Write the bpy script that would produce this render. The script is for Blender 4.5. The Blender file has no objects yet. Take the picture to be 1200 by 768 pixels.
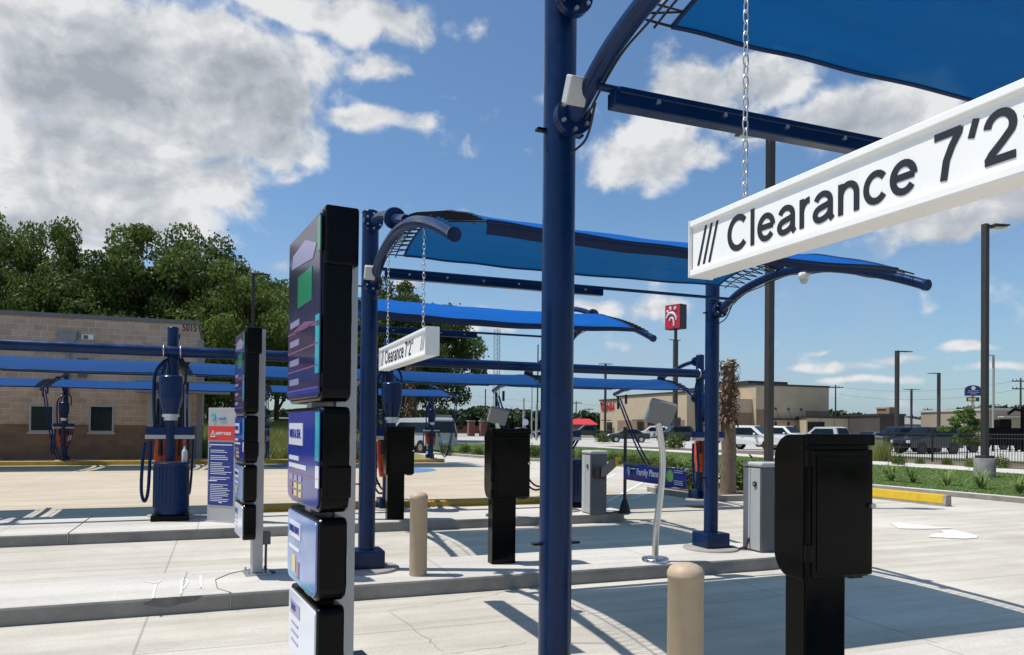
import bpy, bmesh, math, random
import numpy as np
from mathutils import Vector, Matrix, Euler

random.seed(7)
rng = np.random.default_rng(7)
S = bpy.context.scene
COL = S.collection
R = math.radians

# ------------------------------------------------------------------ camera
F, CXP, PITCH, ROLL, YAW, EYE = 875., 600., R(.7), R(.6), R(21.2), 1.6
CYP = 500 - F * math.tan(PITCH)
_f0 = Vector((math.sin(YAW), math.cos(YAW), 0)); _r0 = Vector((math.cos(YAW), -math.sin(YAW), 0)); _u0 = Vector((0, 0, 1))
FWD = _f0 * math.cos(PITCH) + _u0 * math.sin(PITCH)
_u1 = -_f0 * math.sin(PITCH) + _u0 * math.cos(PITCH)
UP = _u1 * math.cos(ROLL) - _r0 * math.sin(ROLL)
RT = _r0 * math.cos(ROLL) + _u1 * math.sin(ROLL)
cd = bpy.data.cameras.new('camera'); cam = bpy.data.objects.new('camera', cd); COL.objects.link(cam)
cam.matrix_world = Matrix(((RT.x, UP.x, -FWD.x, 0), (RT.y, UP.y, -FWD.y, 0), (RT.z, UP.z, -FWD.z, EYE), (0, 0, 0, 1)))
cd.sensor_width = 36; cd.lens = F / 1200 * 36
cd.shift_y = (CYP - 384) / 1200; cd.clip_start = .05; cd.clip_end = 6000
S.camera = cam

def ray(px, py): return FWD + RT * ((px - CXP) / F) - UP * ((py - CYP) / F)
def gp(px, py, z=0.):
    "ground point seen at a photo pixel"
    r = ray(px, py); t = (z - EYE) / r.z
    return Vector((r.x * t, r.y * t, z))
def at(px, d, z=0.):
    "point on the ground in the direction of photo column px at depth d"
    r = ray(px, 500); return Vector((r.x * d, r.y * d, z))
def zat(px, py, d):
    "height of photo row py at depth d"
    return EYE + ray(px, py).z * d

# ------------------------------------------------------------------ materials
MATS = {}
def nn(nt, t, **k):
    n = nt.nodes.new(t)
    for a, b in k.items(): setattr(n, a, b)
    return n
def mat(name, col, rough=.5, metal=0., spec=.5, noise=0., nscale=8., bump=0., bscale=60., coat=0., var=None, coords='Object', rvar=0.):
    if name in MATS: return MATS[name]
    m = bpy.data.materials.new(name); m.use_nodes = True; nt = m.node_tree
    b = nt.nodes['Principled BSDF']
    b.inputs['Base Color'].default_value = (*col, 1); b.inputs['Roughness'].default_value = rough
    b.inputs['Metallic'].default_value = metal; b.inputs['Specular IOR Level'].default_value = spec
    b.inputs['Coat Weight'].default_value = coat; b.inputs['Coat Roughness'].default_value = .06
    L = nt.links.new
    tc = nn(nt, 'ShaderNodeTexCoord')
    if noise or var or rvar:
        n = nn(nt, 'ShaderNodeTexNoise'); n.inputs['Scale'].default_value = nscale; n.inputs['Detail'].default_value = 6; n.inputs['Roughness'].default_value = .62
        L(tc.outputs[coords], n.inputs['Vector'])
        rp = nn(nt, 'ShaderNodeMapRange'); rp.inputs[1].default_value = .3; rp.inputs[2].default_value = .7
        L(n.outputs['Fac'], rp.inputs[0])
        mx = nn(nt, 'ShaderNodeMix', data_type='RGBA')
        c2 = var if var else tuple(min(1, c * (1 + noise)) for c in col)
        c1 = col if var else tuple(c * (1 - noise) for c in col)
        mx.inputs[6].default_value = (*c1, 1); mx.inputs[7].default_value = (*c2, 1)
        L(rp.outputs[0], mx.inputs[0]); L(mx.outputs[2], b.inputs['Base Color'])
        if rvar:
            r2 = nn(nt, 'ShaderNodeMapRange'); r2.inputs[3].default_value = max(.02, rough - rvar); r2.inputs[4].default_value = rough + rvar
            L(rp.outputs[0], r2.inputs[0]); L(r2.outputs[0], b.inputs['Roughness'])
    if bump:
        n2 = nn(nt, 'ShaderNodeTexNoise'); n2.inputs['Scale'].default_value = bscale; n2.inputs['Detail'].default_value = 4
        L(tc.outputs[coords], n2.inputs['Vector'])
        bp = nn(nt, 'ShaderNodeBump'); bp.inputs['Strength'].default_value = bump; bp.inputs['Distance'].default_value = .01
        L(n2.outputs['Fac'], bp.inputs['Height']); L(bp.outputs[0], b.inputs['Normal'])
    MATS[name] = m
    return m

BLUE = mat('blue powder coat', (.0016, .0175, .072), .29, spec=.24, coat=.06, noise=.28, nscale=3.5, rvar=.12, bump=.015, bscale=90)
BLUE2 = mat('blue vacuum plastic', (.002, .02, .09), .38, spec=.22, noise=.15, nscale=6)
BLACK = mat('gloss black', (.0025, .0025, .003), .14, spec=.12, noise=.3, nscale=7, rvar=.07)
BLACKM = mat('black rubber', (.012, .012, .013), .55, noise=.2, nscale=10)
DKBOX = mat('black painted steel', (.0022, .0024, .0027), .15, spec=.10, noise=.3, nscale=4, rvar=.1, bump=.02, bscale=25)
WHITE = mat('white sign paint', (.80, .80, .78), .4, noise=.03, nscale=6)
INK = mat('black vinyl', (.012, .013, .018), .5)
STEEL = mat('galvanised steel', (.55, .56, .57), .38, .9, noise=.15, nscale=20)
STAIN = mat('brushed stainless', (.62, .62, .60), .24, 1., noise=.06, nscale=30)
GREYB = mat('grey enamel box', (.40, .41, .42), .45, noise=.06, nscale=9)
GREYD = mat('dark grey enamel', (.10, .105, .11), .5, noise=.06, nscale=9)
GREYH = mat('grey plastic housing', (.45, .46, .46), .5, noise=.05, nscale=9)
POLEG = mat('silver sign post', (.42, .42, .43), .4, .3, noise=.05, nscale=9)
TAN = mat('tan bollard sleeve', (.39, .30, .20), .55, noise=.08, nscale=9, bump=.05, bscale=120)
ORANGE = mat('orange plastic', (.72, .10, .015), .45, noise=.1, nscale=9)
BRONZE = mat('dark bronze pole', (.035, .03, .027), .5, noise=.15, nscale=5)
CONCB = mat('cast concrete', (.36, .34, .31), .9, var=(.24, .23, .21), nscale=6, bump=.3, bscale=50)
CONCD = mat('grey weathered concrete pier', (.24, .24, .23), .9, var=(.14, .14, .135), nscale=4, bump=.3, bscale=40)
YELLOW = mat('yellow kerb paint', (.62, .42, .012), .6, var=(.50, .31, .012), nscale=9, bump=.15, bscale=60)
YELLOW2 = mat('faded yellow kerb paint', (.55, .34, .03), .7, var=(.38, .22, .02), nscale=7)
GLASS = mat('dark window glass', (.005, .010, .011), .08, spec=.28, noise=.4, nscale=1.5)
FRAME = mat('aluminium frame', (.42, .41, .39), .45, noise=.05)
RUBBER = mat('tyre', (.018, .018, .018), .8, noise=.2)
ROPE = mat('black rope', (.012, .012, .014), .8)
TREEB = mat('bark', (.10, .075, .055), .95, var=(.05, .038, .028), nscale=9, bump=.6, bscale=30)

def fabric_mat(name='blue shade cloth', c1=(.001, .095, .40), c2=(.002, .15, .60)):
    m = bpy.data.materials.new(name); m.use_nodes = True; nt = m.node_tree; nt.nodes.clear(); L = nt.links.new
    out = nn(nt, 'ShaderNodeOutputMaterial'); tc = nn(nt, 'ShaderNodeTexCoord')
    mp = nn(nt, 'ShaderNodeMapping'); mp.inputs['Scale'].default_value = (.35, 3.2, 2); L(tc.outputs['Object'], mp.inputs[0])
    n = nn(nt, 'ShaderNodeTexNoise'); n.inputs['Scale'].default_value = 2.2; n.inputs['Detail'].default_value = 4; L(mp.outputs[0], n.inputs[0])
    mx = nn(nt, 'ShaderNodeMix', data_type='RGBA'); mx.inputs[6].default_value = (*c1, 1); mx.inputs[7].default_value = (*c2, 1); L(n.outputs['Fac'], mx.inputs[0])
    bp = nn(nt, 'ShaderNodeBump'); bp.inputs['Strength'].default_value = .5; bp.inputs['Distance'].default_value = .06; L(n.outputs['Fac'], bp.inputs['Height'])
    d = nn(nt, 'ShaderNodeBsdfPrincipled'); d.inputs['Roughness'].default_value = .7; d.inputs['Specular IOR Level'].default_value = .12; L(mx.outputs[2], d.inputs['Base Color']); L(bp.outputs[0], d.inputs['Normal'])
    t = nn(nt, 'ShaderNodeBsdfTranslucent'); t.inputs[0].default_value = (.0, .035, .06, 1)
    tr = nn(nt, 'ShaderNodeBsdfTransparent'); tr.inputs[0].default_value = (.38, .88, .92, 1)
    a = nn(nt, 'ShaderNodeMixShader'); a.inputs[0].default_value = .26; L(d.outputs[0], a.inputs[1]); L(t.outputs[0], a.inputs[2])
    b = nn(nt, 'ShaderNodeMixShader'); b.inputs[0].default_value = .045; L(a.outputs[0], b.inputs[1]); L(tr.outputs[0], b.inputs[2])
    L(b.outputs[0], out.inputs[0]); return m
FABRIC = fabric_mat()
FABRIC2 = fabric_mat('dimmed blue shade cloth', (.004, .050, .20), (.008, .078, .28))  # same cloth as FABRIC, its colour dimmed so the tops look less sunlit

def leaf_mat(name, c1, c2, trans=.35, scale=.5):
    m = bpy.data.materials.new(name); m.use_nodes = True; nt = m.node_tree; nt.nodes.clear(); L = nt.links.new
    out = nn(nt, 'ShaderNodeOutputMaterial'); tc = nn(nt, 'ShaderNodeTexCoord')
    n = nn(nt, 'ShaderNodeTexNoise'); n.inputs['Scale'].default_value = scale; n.inputs['Detail'].default_value = 5; L(tc.outputs['Object'], n.inputs[0])
    n2 = nn(nt, 'ShaderNodeTexNoise'); n2.inputs['Scale'].default_value = scale * 14; n2.inputs['Detail'].default_value = 2; L(tc.outputs['Object'], n2.inputs[0])
    ad = nn(nt, 'ShaderNodeMath', operation='ADD'); L(n.outputs['Fac'], ad.inputs[0]); L(n2.outputs['Fac'], ad.inputs[1])
    oi = nn(nt, 'ShaderNodeObjectInfo'); m2 = nn(nt, 'ShaderNodeMath', operation='MULTIPLY_ADD'); L(oi.outputs['Random'], m2.inputs[0]); m2.inputs[1].default_value = .35; L(ad.outputs[0], m2.inputs[2])
    rp = nn(nt, 'ShaderNodeMapRange'); rp.inputs[1].default_value = .8; rp.inputs[2].default_value = 1.5; L(m2.outputs[0], rp.inputs[0])
    mx = nn(nt, 'ShaderNodeMix', data_type='RGBA'); mx.inputs[6].default_value = (*c1, 1); mx.inputs[7].default_value = (*c2, 1); L(rp.outputs[0], mx.inputs[0])
    d = nn(nt, 'ShaderNodeBsdfPrincipled'); d.inputs['Roughness'].default_value = .55; d.inputs['Specular IOR Level'].default_value = .3; L(mx.outputs[2], d.inputs['Base Color'])
    t = nn(nt, 'ShaderNodeBsdfTranslucent'); L(mx.outputs[2], t.inputs[0])
    a = nn(nt, 'ShaderNodeMixShader'); a.inputs[0].default_value = trans; L(d.outputs[0], a.inputs[1]); L(t.outputs[0], a.inputs[2]); L(a.outputs[0], out.inputs[0])
    return m
LEAF = leaf_mat('oak leaves', (.038, .066, .013), (.15, .205, .045), .45)
LEAF2 = leaf_mat('young tree leaves', (.04, .085, .015), (.13, .21, .045), scale=.9)
SHRUBL = leaf_mat('shrub leaves', (.05, .08, .014), (.16, .20, .04), scale=2)
LILYL = leaf_mat('lily leaves', (.09, .15, .035), (.30, .38, .12), scale=3)
GRASSL = leaf_mat('mown grass', (.08, .15, .016), (.15, .25, .035), .3, .6)
TALLG = leaf_mat('tall rough grass', (.16, .19, .05), (.30, .32, .10), .3, .5)
FARL = leaf_mat('far woodland leaves', (.018, .034, .016), (.055, .085, .030), .2, .12)
PALMD = mat('dried palm thatch', (.085, .042, .024), .9, var=(.25, .145, .085), nscale=5)
PALMT = mat('palm trunk', (.22, .165, .12), .95, var=(.13, .09, .06), nscale=9, bump=.6, bscale=25)

def concrete_mat(name, c1, c2, jx=3.05, jy=3.05, ox=0., oy=0., joints=True):
    m = bpy.data.materials.new(name); m.use_nodes = True; nt = m.node_tree; L = nt.links.new
    b = nt.nodes['Principled BSDF']; b.inputs['Roughness'].default_value = .88; b.inputs['Specular IOR Level'].default_value = .25
    tc = nn(nt, 'ShaderNodeTexCoord')
    def noise(sc, det, scale=(1, 1, 1), rough=.6):
        mp = nn(nt, 'ShaderNodeMapping'); mp.inputs['Scale'].default_value = scale; L(tc.outputs['Object'], mp.inputs[0])
        n = nn(nt, 'ShaderNodeTexNoise'); n.inputs['Scale'].default_value = sc; n.inputs['Detail'].default_value = det; n.inputs['Roughness'].default_value = rough; L(mp.outputs[0], n.inputs[0]); return n.outputs['Fac']
    def rng_(x, a, b_, lo=0., hi=1.):
        r = nn(nt, 'ShaderNodeMapRange'); r.inputs[1].default_value = a; r.inputs[2].default_value = b_; r.inputs[3].default_value = lo; r.inputs[4].default_value = hi; L(x, r.inputs[0]); return r.outputs[0]
    def mixc(f, a, b_):
        x = nn(nt, 'ShaderNodeMix', data_type='RGBA'); L(f, x.inputs[0])
        for i, c in ((6, a), (7, b_)):
            if isinstance(c, tuple): x.inputs[i].default_value = (*c, 1)
            else: L(c, x.inputs[i])
        return x.outputs[2]
    big = rng_(noise(.33, 7, rough=.68), .36, .64)
    c = mixc(big, c1, c2)
    streak = rng_(noise(1.1, 7, (.22, 2.4, 1), .7), .42, .70, 0, .7)       # broom and tyre streaks along the lane
    c = mixc(streak, c, tuple(x * .70 for x in c1))
    spots = rng_(noise(2.3, 8, rough=.75), .58, .74, 0, .42)
    c = mixc(spots, c, tuple(x * .55 for x in c1))
    fine = rng_(noise(45, 3), .3, .7, .9, 1.08)
    ml = nn(nt, 'ShaderNodeMix', data_type='RGBA', blend_type='MULTIPLY'); ml.inputs[0].default_value = 1; L(c, ml.inputs[6])
    cb = nn(nt, 'ShaderNodeCombineXYZ'); [L(fine, cb.inputs[i]) for i in range(3)]; L(cb.outputs[0], ml.inputs[7]); c = ml.outputs[2]
    if joints:
        sp = nn(nt, 'ShaderNodeSeparateXYZ'); L(tc.outputs['Object'], sp.inputs[0])
        acc = None
        for ax, step, off in (('X', jx, ox), ('Y', jy, oy)):
            a = nn(nt, 'ShaderNodeMath', operation='ADD'); L(sp.outputs[ax], a.inputs[0]); a.inputs[1].default_value = off
            w = nn(nt, 'ShaderNodeMath', operation='PINGPONG'); L(a.outputs[0], w.inputs[0]); w.inputs[1].default_value = step / 2
            g = rng_(w.outputs[0], .006, .013, 1, 0)
            if acc is None: acc = g
            else:
                mm = nn(nt, 'ShaderNodeMath', operation='MAXIMUM'); L(acc, mm.inputs[0]); L(g, mm.inputs[1]); acc = mm.outputs[0]
        sc = nn(nt, 'ShaderNodeMath', operation='MULTIPLY'); L(acc, sc.inputs[0]); sc.inputs[1].default_value = .5
        c = mixc(sc.outputs[0], c, tuple(x * .38 for x in c1))
    L(c, b.inputs['Base Color'])
    bp = nn(nt, 'ShaderNodeBump'); bp.inputs['Strength'].default_value = .22; bp.inputs['Distance'].default_value = .006; L(noise(90, 4), bp.inputs['Height']); L(bp.outputs[0], b.inputs['Normal'])
    return m
CONC = concrete_mat('lot concrete', (.465, .43, .36), (.605, .575, .505), 5.6, 3.4, .55, 1.05)
CONCW = concrete_mat('island concrete', (.52, .495, .445), (.60, .58, .53), 2.4, 40, .3, 5)
CONCT = concrete_mat('tan drive concrete', (.47, .40, .30), (.56, .485, .375), 4.5, 5.5, 0, 0)
CONCF = concrete_mat('far parking concrete', (.42, .41, .38), (.50, .49, .455), 6, 6)

# ------------------------------------------------------------------ mesh builder
class MB:
    def __init__(s): s.v = []; s.f = []; s.m = []; s.s = []; s.g = []; s.k = 0; s.deep = 0
    def add(s, vs, fs, mi=0, sm=False, M=None):
        o = len(s.v)
        s.v += [tuple(M @ Vector(v)) if M else tuple(v) for v in vs]
        if not s.deep: s.k += 1
        for f in fs: s.f.append([i + o for i in f]); s.m.append(mi); s.s.append(sm); s.g.append(s.k)
        return s
    def each(s, name, mats, parent=None, bevel=0.):
        'every shape that was added becomes an object of its own'
        for q in sorted(set(s.g)):
            b = MB(); ids = [i for i, g in enumerate(s.g) if g == q]; used = sorted({v for i in ids for v in s.f[i]}); mp = {v: i for i, v in enumerate(used)}
            b.v = [s.v[v] for v in used]; b.f = [[mp[v] for v in s.f[i]] for i in ids]; b.m = [s.m[i] for i in ids]; b.s = [s.s[i] for i in ids]; o = b.build(name, mats, parent, bevel)
        return o
    def bb(s, x0, x1, y0, y1, z0, z1, mi=0, M=None):
        v = [(x, y, z) for z in (z0, z1) for y in (y0, y1) for x in (x0, x1)]
        return s.add(v, [(0, 2, 3, 1), (4, 5, 7, 6), (0, 1, 5, 4), (2, 6, 7, 3), (0, 4, 6, 2), (1, 3, 7, 5)], mi, False, M)
    def tube(s, pts, r, n=12, mi=0, caps=True, sm=True, M=None, closed=False):
        s.k += 1; s.deep = 1
        pts = [Vector(p) for p in pts]; k = len(pts)
        rs = list(r) if isinstance(r, (list, tuple)) else [r] * k
        T = []
        for i in range(k):
            a = pts[(i - 1) % k] if (closed or i > 0) else pts[i]; b = pts[(i + 1) % k] if (closed or i < k - 1) else pts[i]
            d = (b - a); T.append(d.normalized() if d.length > 1e-9 else Vector((0, 0, 1)))
        u = T[0].orthogonal().normalized(); vs = []
        for i in range(k):
            if i > 0:
                q = T[i - 1].rotation_difference(T[i]); u = q @ u
            u = (u - T[i] * u.dot(T[i])).normalized(); w = T[i].cross(u)
            for j in range(n):
                a = 2 * math.pi * j / n; vs.append(pts[i] + (u * math.cos(a) + w * math.sin(a)) * rs[i])
        fs = []
        for i in range(k if closed else k - 1):
            i2 = (i + 1) % k
            for j in range(n):
                j2 = (j + 1) % n; fs.append((i * n + j, i * n + j2, i2 * n + j2, i2 * n + j))
        s.add(vs, fs, mi, sm, M)
        if caps and not closed:
            s.add(vs[:n], [tuple(range(n))[::-1]], mi, False, M); s.add(vs[-n:], [tuple(range(n))], mi, False, M)
        s.deep = 0; return s
    def cyl(s, p0, p1, r, r1=None, n=20, mi=0, M=None): return s.tube([p0, p1], [r, r if r1 is None else r1], n, mi, True, True, M)
    def lathe(s, prof, c=(0, 0, 0), n=24, mi=0, sm=True, M=None):
        vs = []; fs = []; s.k += 1; s.deep = 1
        for r, z in prof:
            for j in range(n):
                a = 2 * math.pi * j / n; vs.append((c[0] + r * math.cos(a), c[1] + r * math.sin(a), c[2] + z))
        k = len(prof)
        for i in range(k - 1):
            for j in range(n):
                j2 = (j + 1) % n; fs.append((i * n + j, i * n + j2, (i + 1) * n + j2, (i + 1) * n + j))
        s.add(vs, fs, mi, sm, M)
        s.add(vs[:n], [tuple(range(n))[::-1]], mi, False, M); s.add(vs[-n:], [tuple(range(n))], mi, False, M); s.deep = 0; return s
    def prism(s, poly, a0, a1, ax='y', mi=0, M=None, sm=False):
        "poly of 2-D points extruded along axis ax"
        def p(u, v, w): return {'y': (u, w, v), 'x': (w, u, v), 'z': (u, v, w)}[ax]
        s.k += 1; s.deep = 1; n = len(poly); vs = [p(u, v, a0) for u, v in poly] + [p(u, v, a1) for u, v in poly]
        s.add(vs, [tuple(range(n))[::-1], tuple(range(n, 2 * n))], mi, False, M)
        s.add(vs, [(i, (i + 1) % n, (i + 1) % n + n, i + n) for i in range(n)], mi, sm, M); s.deep = 0; return s
    def build(s, name, mats, parent=None, bevel=0., loc=None, fix=True, seg=2):
        me = bpy.data.meshes.new(name); me.from_pydata(s.v, [], s.f)
        for m in (mats if isinstance(mats, (list, tuple)) else [mats]): me.materials.append(m)
        me.polygons.foreach_set('material_index', s.m); me.polygons.foreach_set('use_smooth', s.s)
        if fix:
            bm = bmesh.new(); bm.from_mesh(me)
            if bevel: bmesh.ops.remove_doubles(bm, verts=bm.verts, dist=1e-5)
            bmesh.ops.recalc_face_normals(bm, faces=bm.faces); bm.to_mesh(me); bm.free()
        me.update()
        o = bpy.data.objects.new(name, me); COL.objects.link(o)
        if parent: o.parent = parent
        if loc: o.location = loc
        if bevel:
            md = o.modifiers.new('bevel', 'BEVEL'); md.width = bevel; md.segments = seg; md.limit_method = 'ANGLE'; md.angle_limit = R(35)
        return o

def tag(o, label, cat, group=None):
    o['label'] = label; o['category'] = cat
    if group: o['group'] = group
    return o
def thing(name, label, cat, loc=(0, 0, 0), rz=0., group=None):
    o = bpy.data.objects.new(name, None); COL.objects.link(o); o.empty_display_size = .2
    o.location = loc; o.rotation_euler = (0, 0, rz); return tag(o, label, cat, group)
def struct(o, kind='structure'): o['kind'] = kind; return o
def dup(root, loc, rz=0., label=None, scale=None):
    r = root.copy(); COL.objects.link(r); r.location = loc; r.rotation_euler = (0, 0, rz)
    if scale: r.scale = scale if isinstance(scale, tuple) else (scale,) * 3
    if label: r['label'] = label
    def rec(a, b):
        for ch in list(a.children):
            c = ch.copy(); COL.objects.link(c); c.parent = b; rec(ch, c)
    rec(root, r); return r

def curve_pts(pts, n=8):
    "Catmull-Rom through points"
    P = [Vector(p) for p in pts]; P = [2 * P[0] - P[1]] + P + [2 * P[-1] - P[-2]]; out = []
    for i in range(1, len(P) - 2):
        for k in range(n):
            t = k / n; a, b, c, d = P[i - 1:i + 3]
            out.append(.5 * ((2 * b) + (c - a) * t + (2 * a - 5 * b + 4 * c - d) * t * t + (3 * b - a - 3 * c + d) * t ** 3))
    return out + [P[-2]]

def text(name, body, size, m, M, parent, bold=0., extrude=.0012, align='LEFT', shear=0., xs=1.):
    "raised lettering; M maps the text plane (x right, y up, z out) into the parent's space"
    c = bpy.data.curves.new(name, 'FONT'); c.body = body; c.size = size; c.extrude = extrude; c.offset = bold; c.align_x = align; c.align_y = 'CENTER'; c.shear = shear; c.resolution_u = 4
    o = bpy.data.objects.new('tmp', c); COL.objects.link(o); bpy.context.view_layer.update()
    me = bpy.data.meshes.new_from_object(o.evaluated_get(bpy.context.evaluated_depsgraph_get())); bpy.data.objects.remove(o)
    me.name = name; me.transform(M @ Matrix.Diagonal((xs, 1, 1, 1))); me.materials.clear(); me.materials.append(m); me.update()
    t = bpy.data.objects.new(name, me); COL.objects.link(t); t.parent = parent; return t
def frame(origin, xdir, ydir):
    x = Vector(xdir).normalized(); y = Vector(ydir).normalized(); z = x.cross(y)
    return Matrix(((x.x, y.x, z.x, origin[0]), (x.y, y.y, z.y, origin[1]), (x.z, y.z, z.z, origin[2]), (0, 0, 0, 1)))

# grotesque lettering drawn as strokes (em box: capitals .72 high, x height .53)
def _arc(cx, cy, rx, ry, a0, a1, n=14): return [(cx + rx * math.cos(R(a0 + (a1 - a0) * i / n)), cy + ry * math.sin(R(a0 + (a1 - a0) * i / n))) for i in range(n + 1)]
GLYPH = {
 'C': (.715, [_arc(.385, .36, .285, .31, 42, 318, 20)]),
 'l': (.25, [[(.125, 0), (.125, .72)]]),
 'e': (.575, [[(.09, .275), (.485, .275)] , _arc(.285, .265, .20, .22, 3, 322, 20)]),
 'a': (.575, [_arc(.27, .33, .175, .155, 158, 62, 6) + _arc(.27, .33, .18, .155, 55, 0, 5) + [(.45, .12), (.455, .06), (.50, .0)], [(.45, .30), (.36, .275), (.22, .255)] + _arc(.215, .145, .13, .105, 100, 285, 10) + [(.33, .06), (.41, .11), (.45, .18)]]),
 'r': (.36, [[(.11, 0), (.11, .53)], [(.11, .30)] + _arc(.30, .285, .19, .195, 170, 88, 7)]),
 'n': (.575, [[(.11, 0), (.11, .53)], [(.11, .30)] + _arc(.285, .305, .175, .18, 170, 10, 10) + [(.46, .26), (.46, 0)]]),
 'c': (.535, [_arc(.285, .265, .20, .22, 38, 322, 18)]),
 '7': (.575, [[(.07, .665), (.50, .665)], [(.485, .70), (.47, .63), (.36, .47), (.27, .28), (.225, .0)]]),
 "'": (.23, [[(.165, .72), (.085, .47)]]),
 '2': (.575, [_arc(.285, .485, .185, .185, 175, -28, 13) + [(.32, .27), (.17, .14), (.105, .045)], [(.07, .05), (.51, .05)]]),
 ' ': (.19, []),
}
def stroke_text(name, body, em, xs, m, M, parent, w=.110, thick=.0012):
    b = MB(); x = 0.
    for ch in body:
        adv, strokes_ = GLYPH[ch]
        for iq, st in enumerate(strokes_):
            P = [Vector(((x + px) * em * xs, py * em)) for px, py in st]; n = len(P); Lf, Rt = [], []
            ww = w * em * (1.12 if ch == 'C' else .9 if ch == "'" else 1) / 2
            for i in range(n):
                d0 = (P[i] - P[i - 1]).normalized() if i else (P[1] - P[0]).normalized(); d1 = (P[i + 1] - P[i]).normalized() if i < n - 1 else d0
                t_ = (d0 + d1).normalized(); nr = Vector((-t_.y, t_.x)); k = ww / max(.6, nr.dot(Vector((-d0.y, d0.x)))); Lf.append(P[i] + nr * k); Rt.append(P[i] - nr * k)
            vs = [(p.x, p.y, z) for z in (-.002, thick + .0004 * iq) for p in Lf + Rt]; fs = []
            for i in range(n - 1): fs += [(2 * n + i, 2 * n + i + 1, 3 * n + i + 1, 3 * n + i), (i, i + 1, 2 * n + i + 1, 2 * n + i), (n + i, n + i + 1, 3 * n + i + 1, 3 * n + i)]
            fs += [(0, n, 3 * n, 2 * n), (n - 1, 2 * n - 1, 4 * n - 1, 3 * n - 1)]
            b.add(vs, fs, M=M)
        x += adv
    return b.build(name, m, parent), x * em * xs

# ------------------------------------------------------------------ light and sky
SUN = Vector((-.435, .16, 1)).normalized()          # direction to the sun
SEL = math.asin(SUN.z); SAZ = math.atan2(SUN.x, SUN.y)
sd = bpy.data.lights.new('sun', 'SUN'); sd.energy = 4.9; sd.angle = R(.53); sd.color = (1, .955, .89)
so = bpy.data.objects.new('sun', sd); COL.objects.link(so); so.rotation_euler = SUN.to_track_quat('Z', 'Y').to_euler(); so.location = (0, 0, 60)

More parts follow.
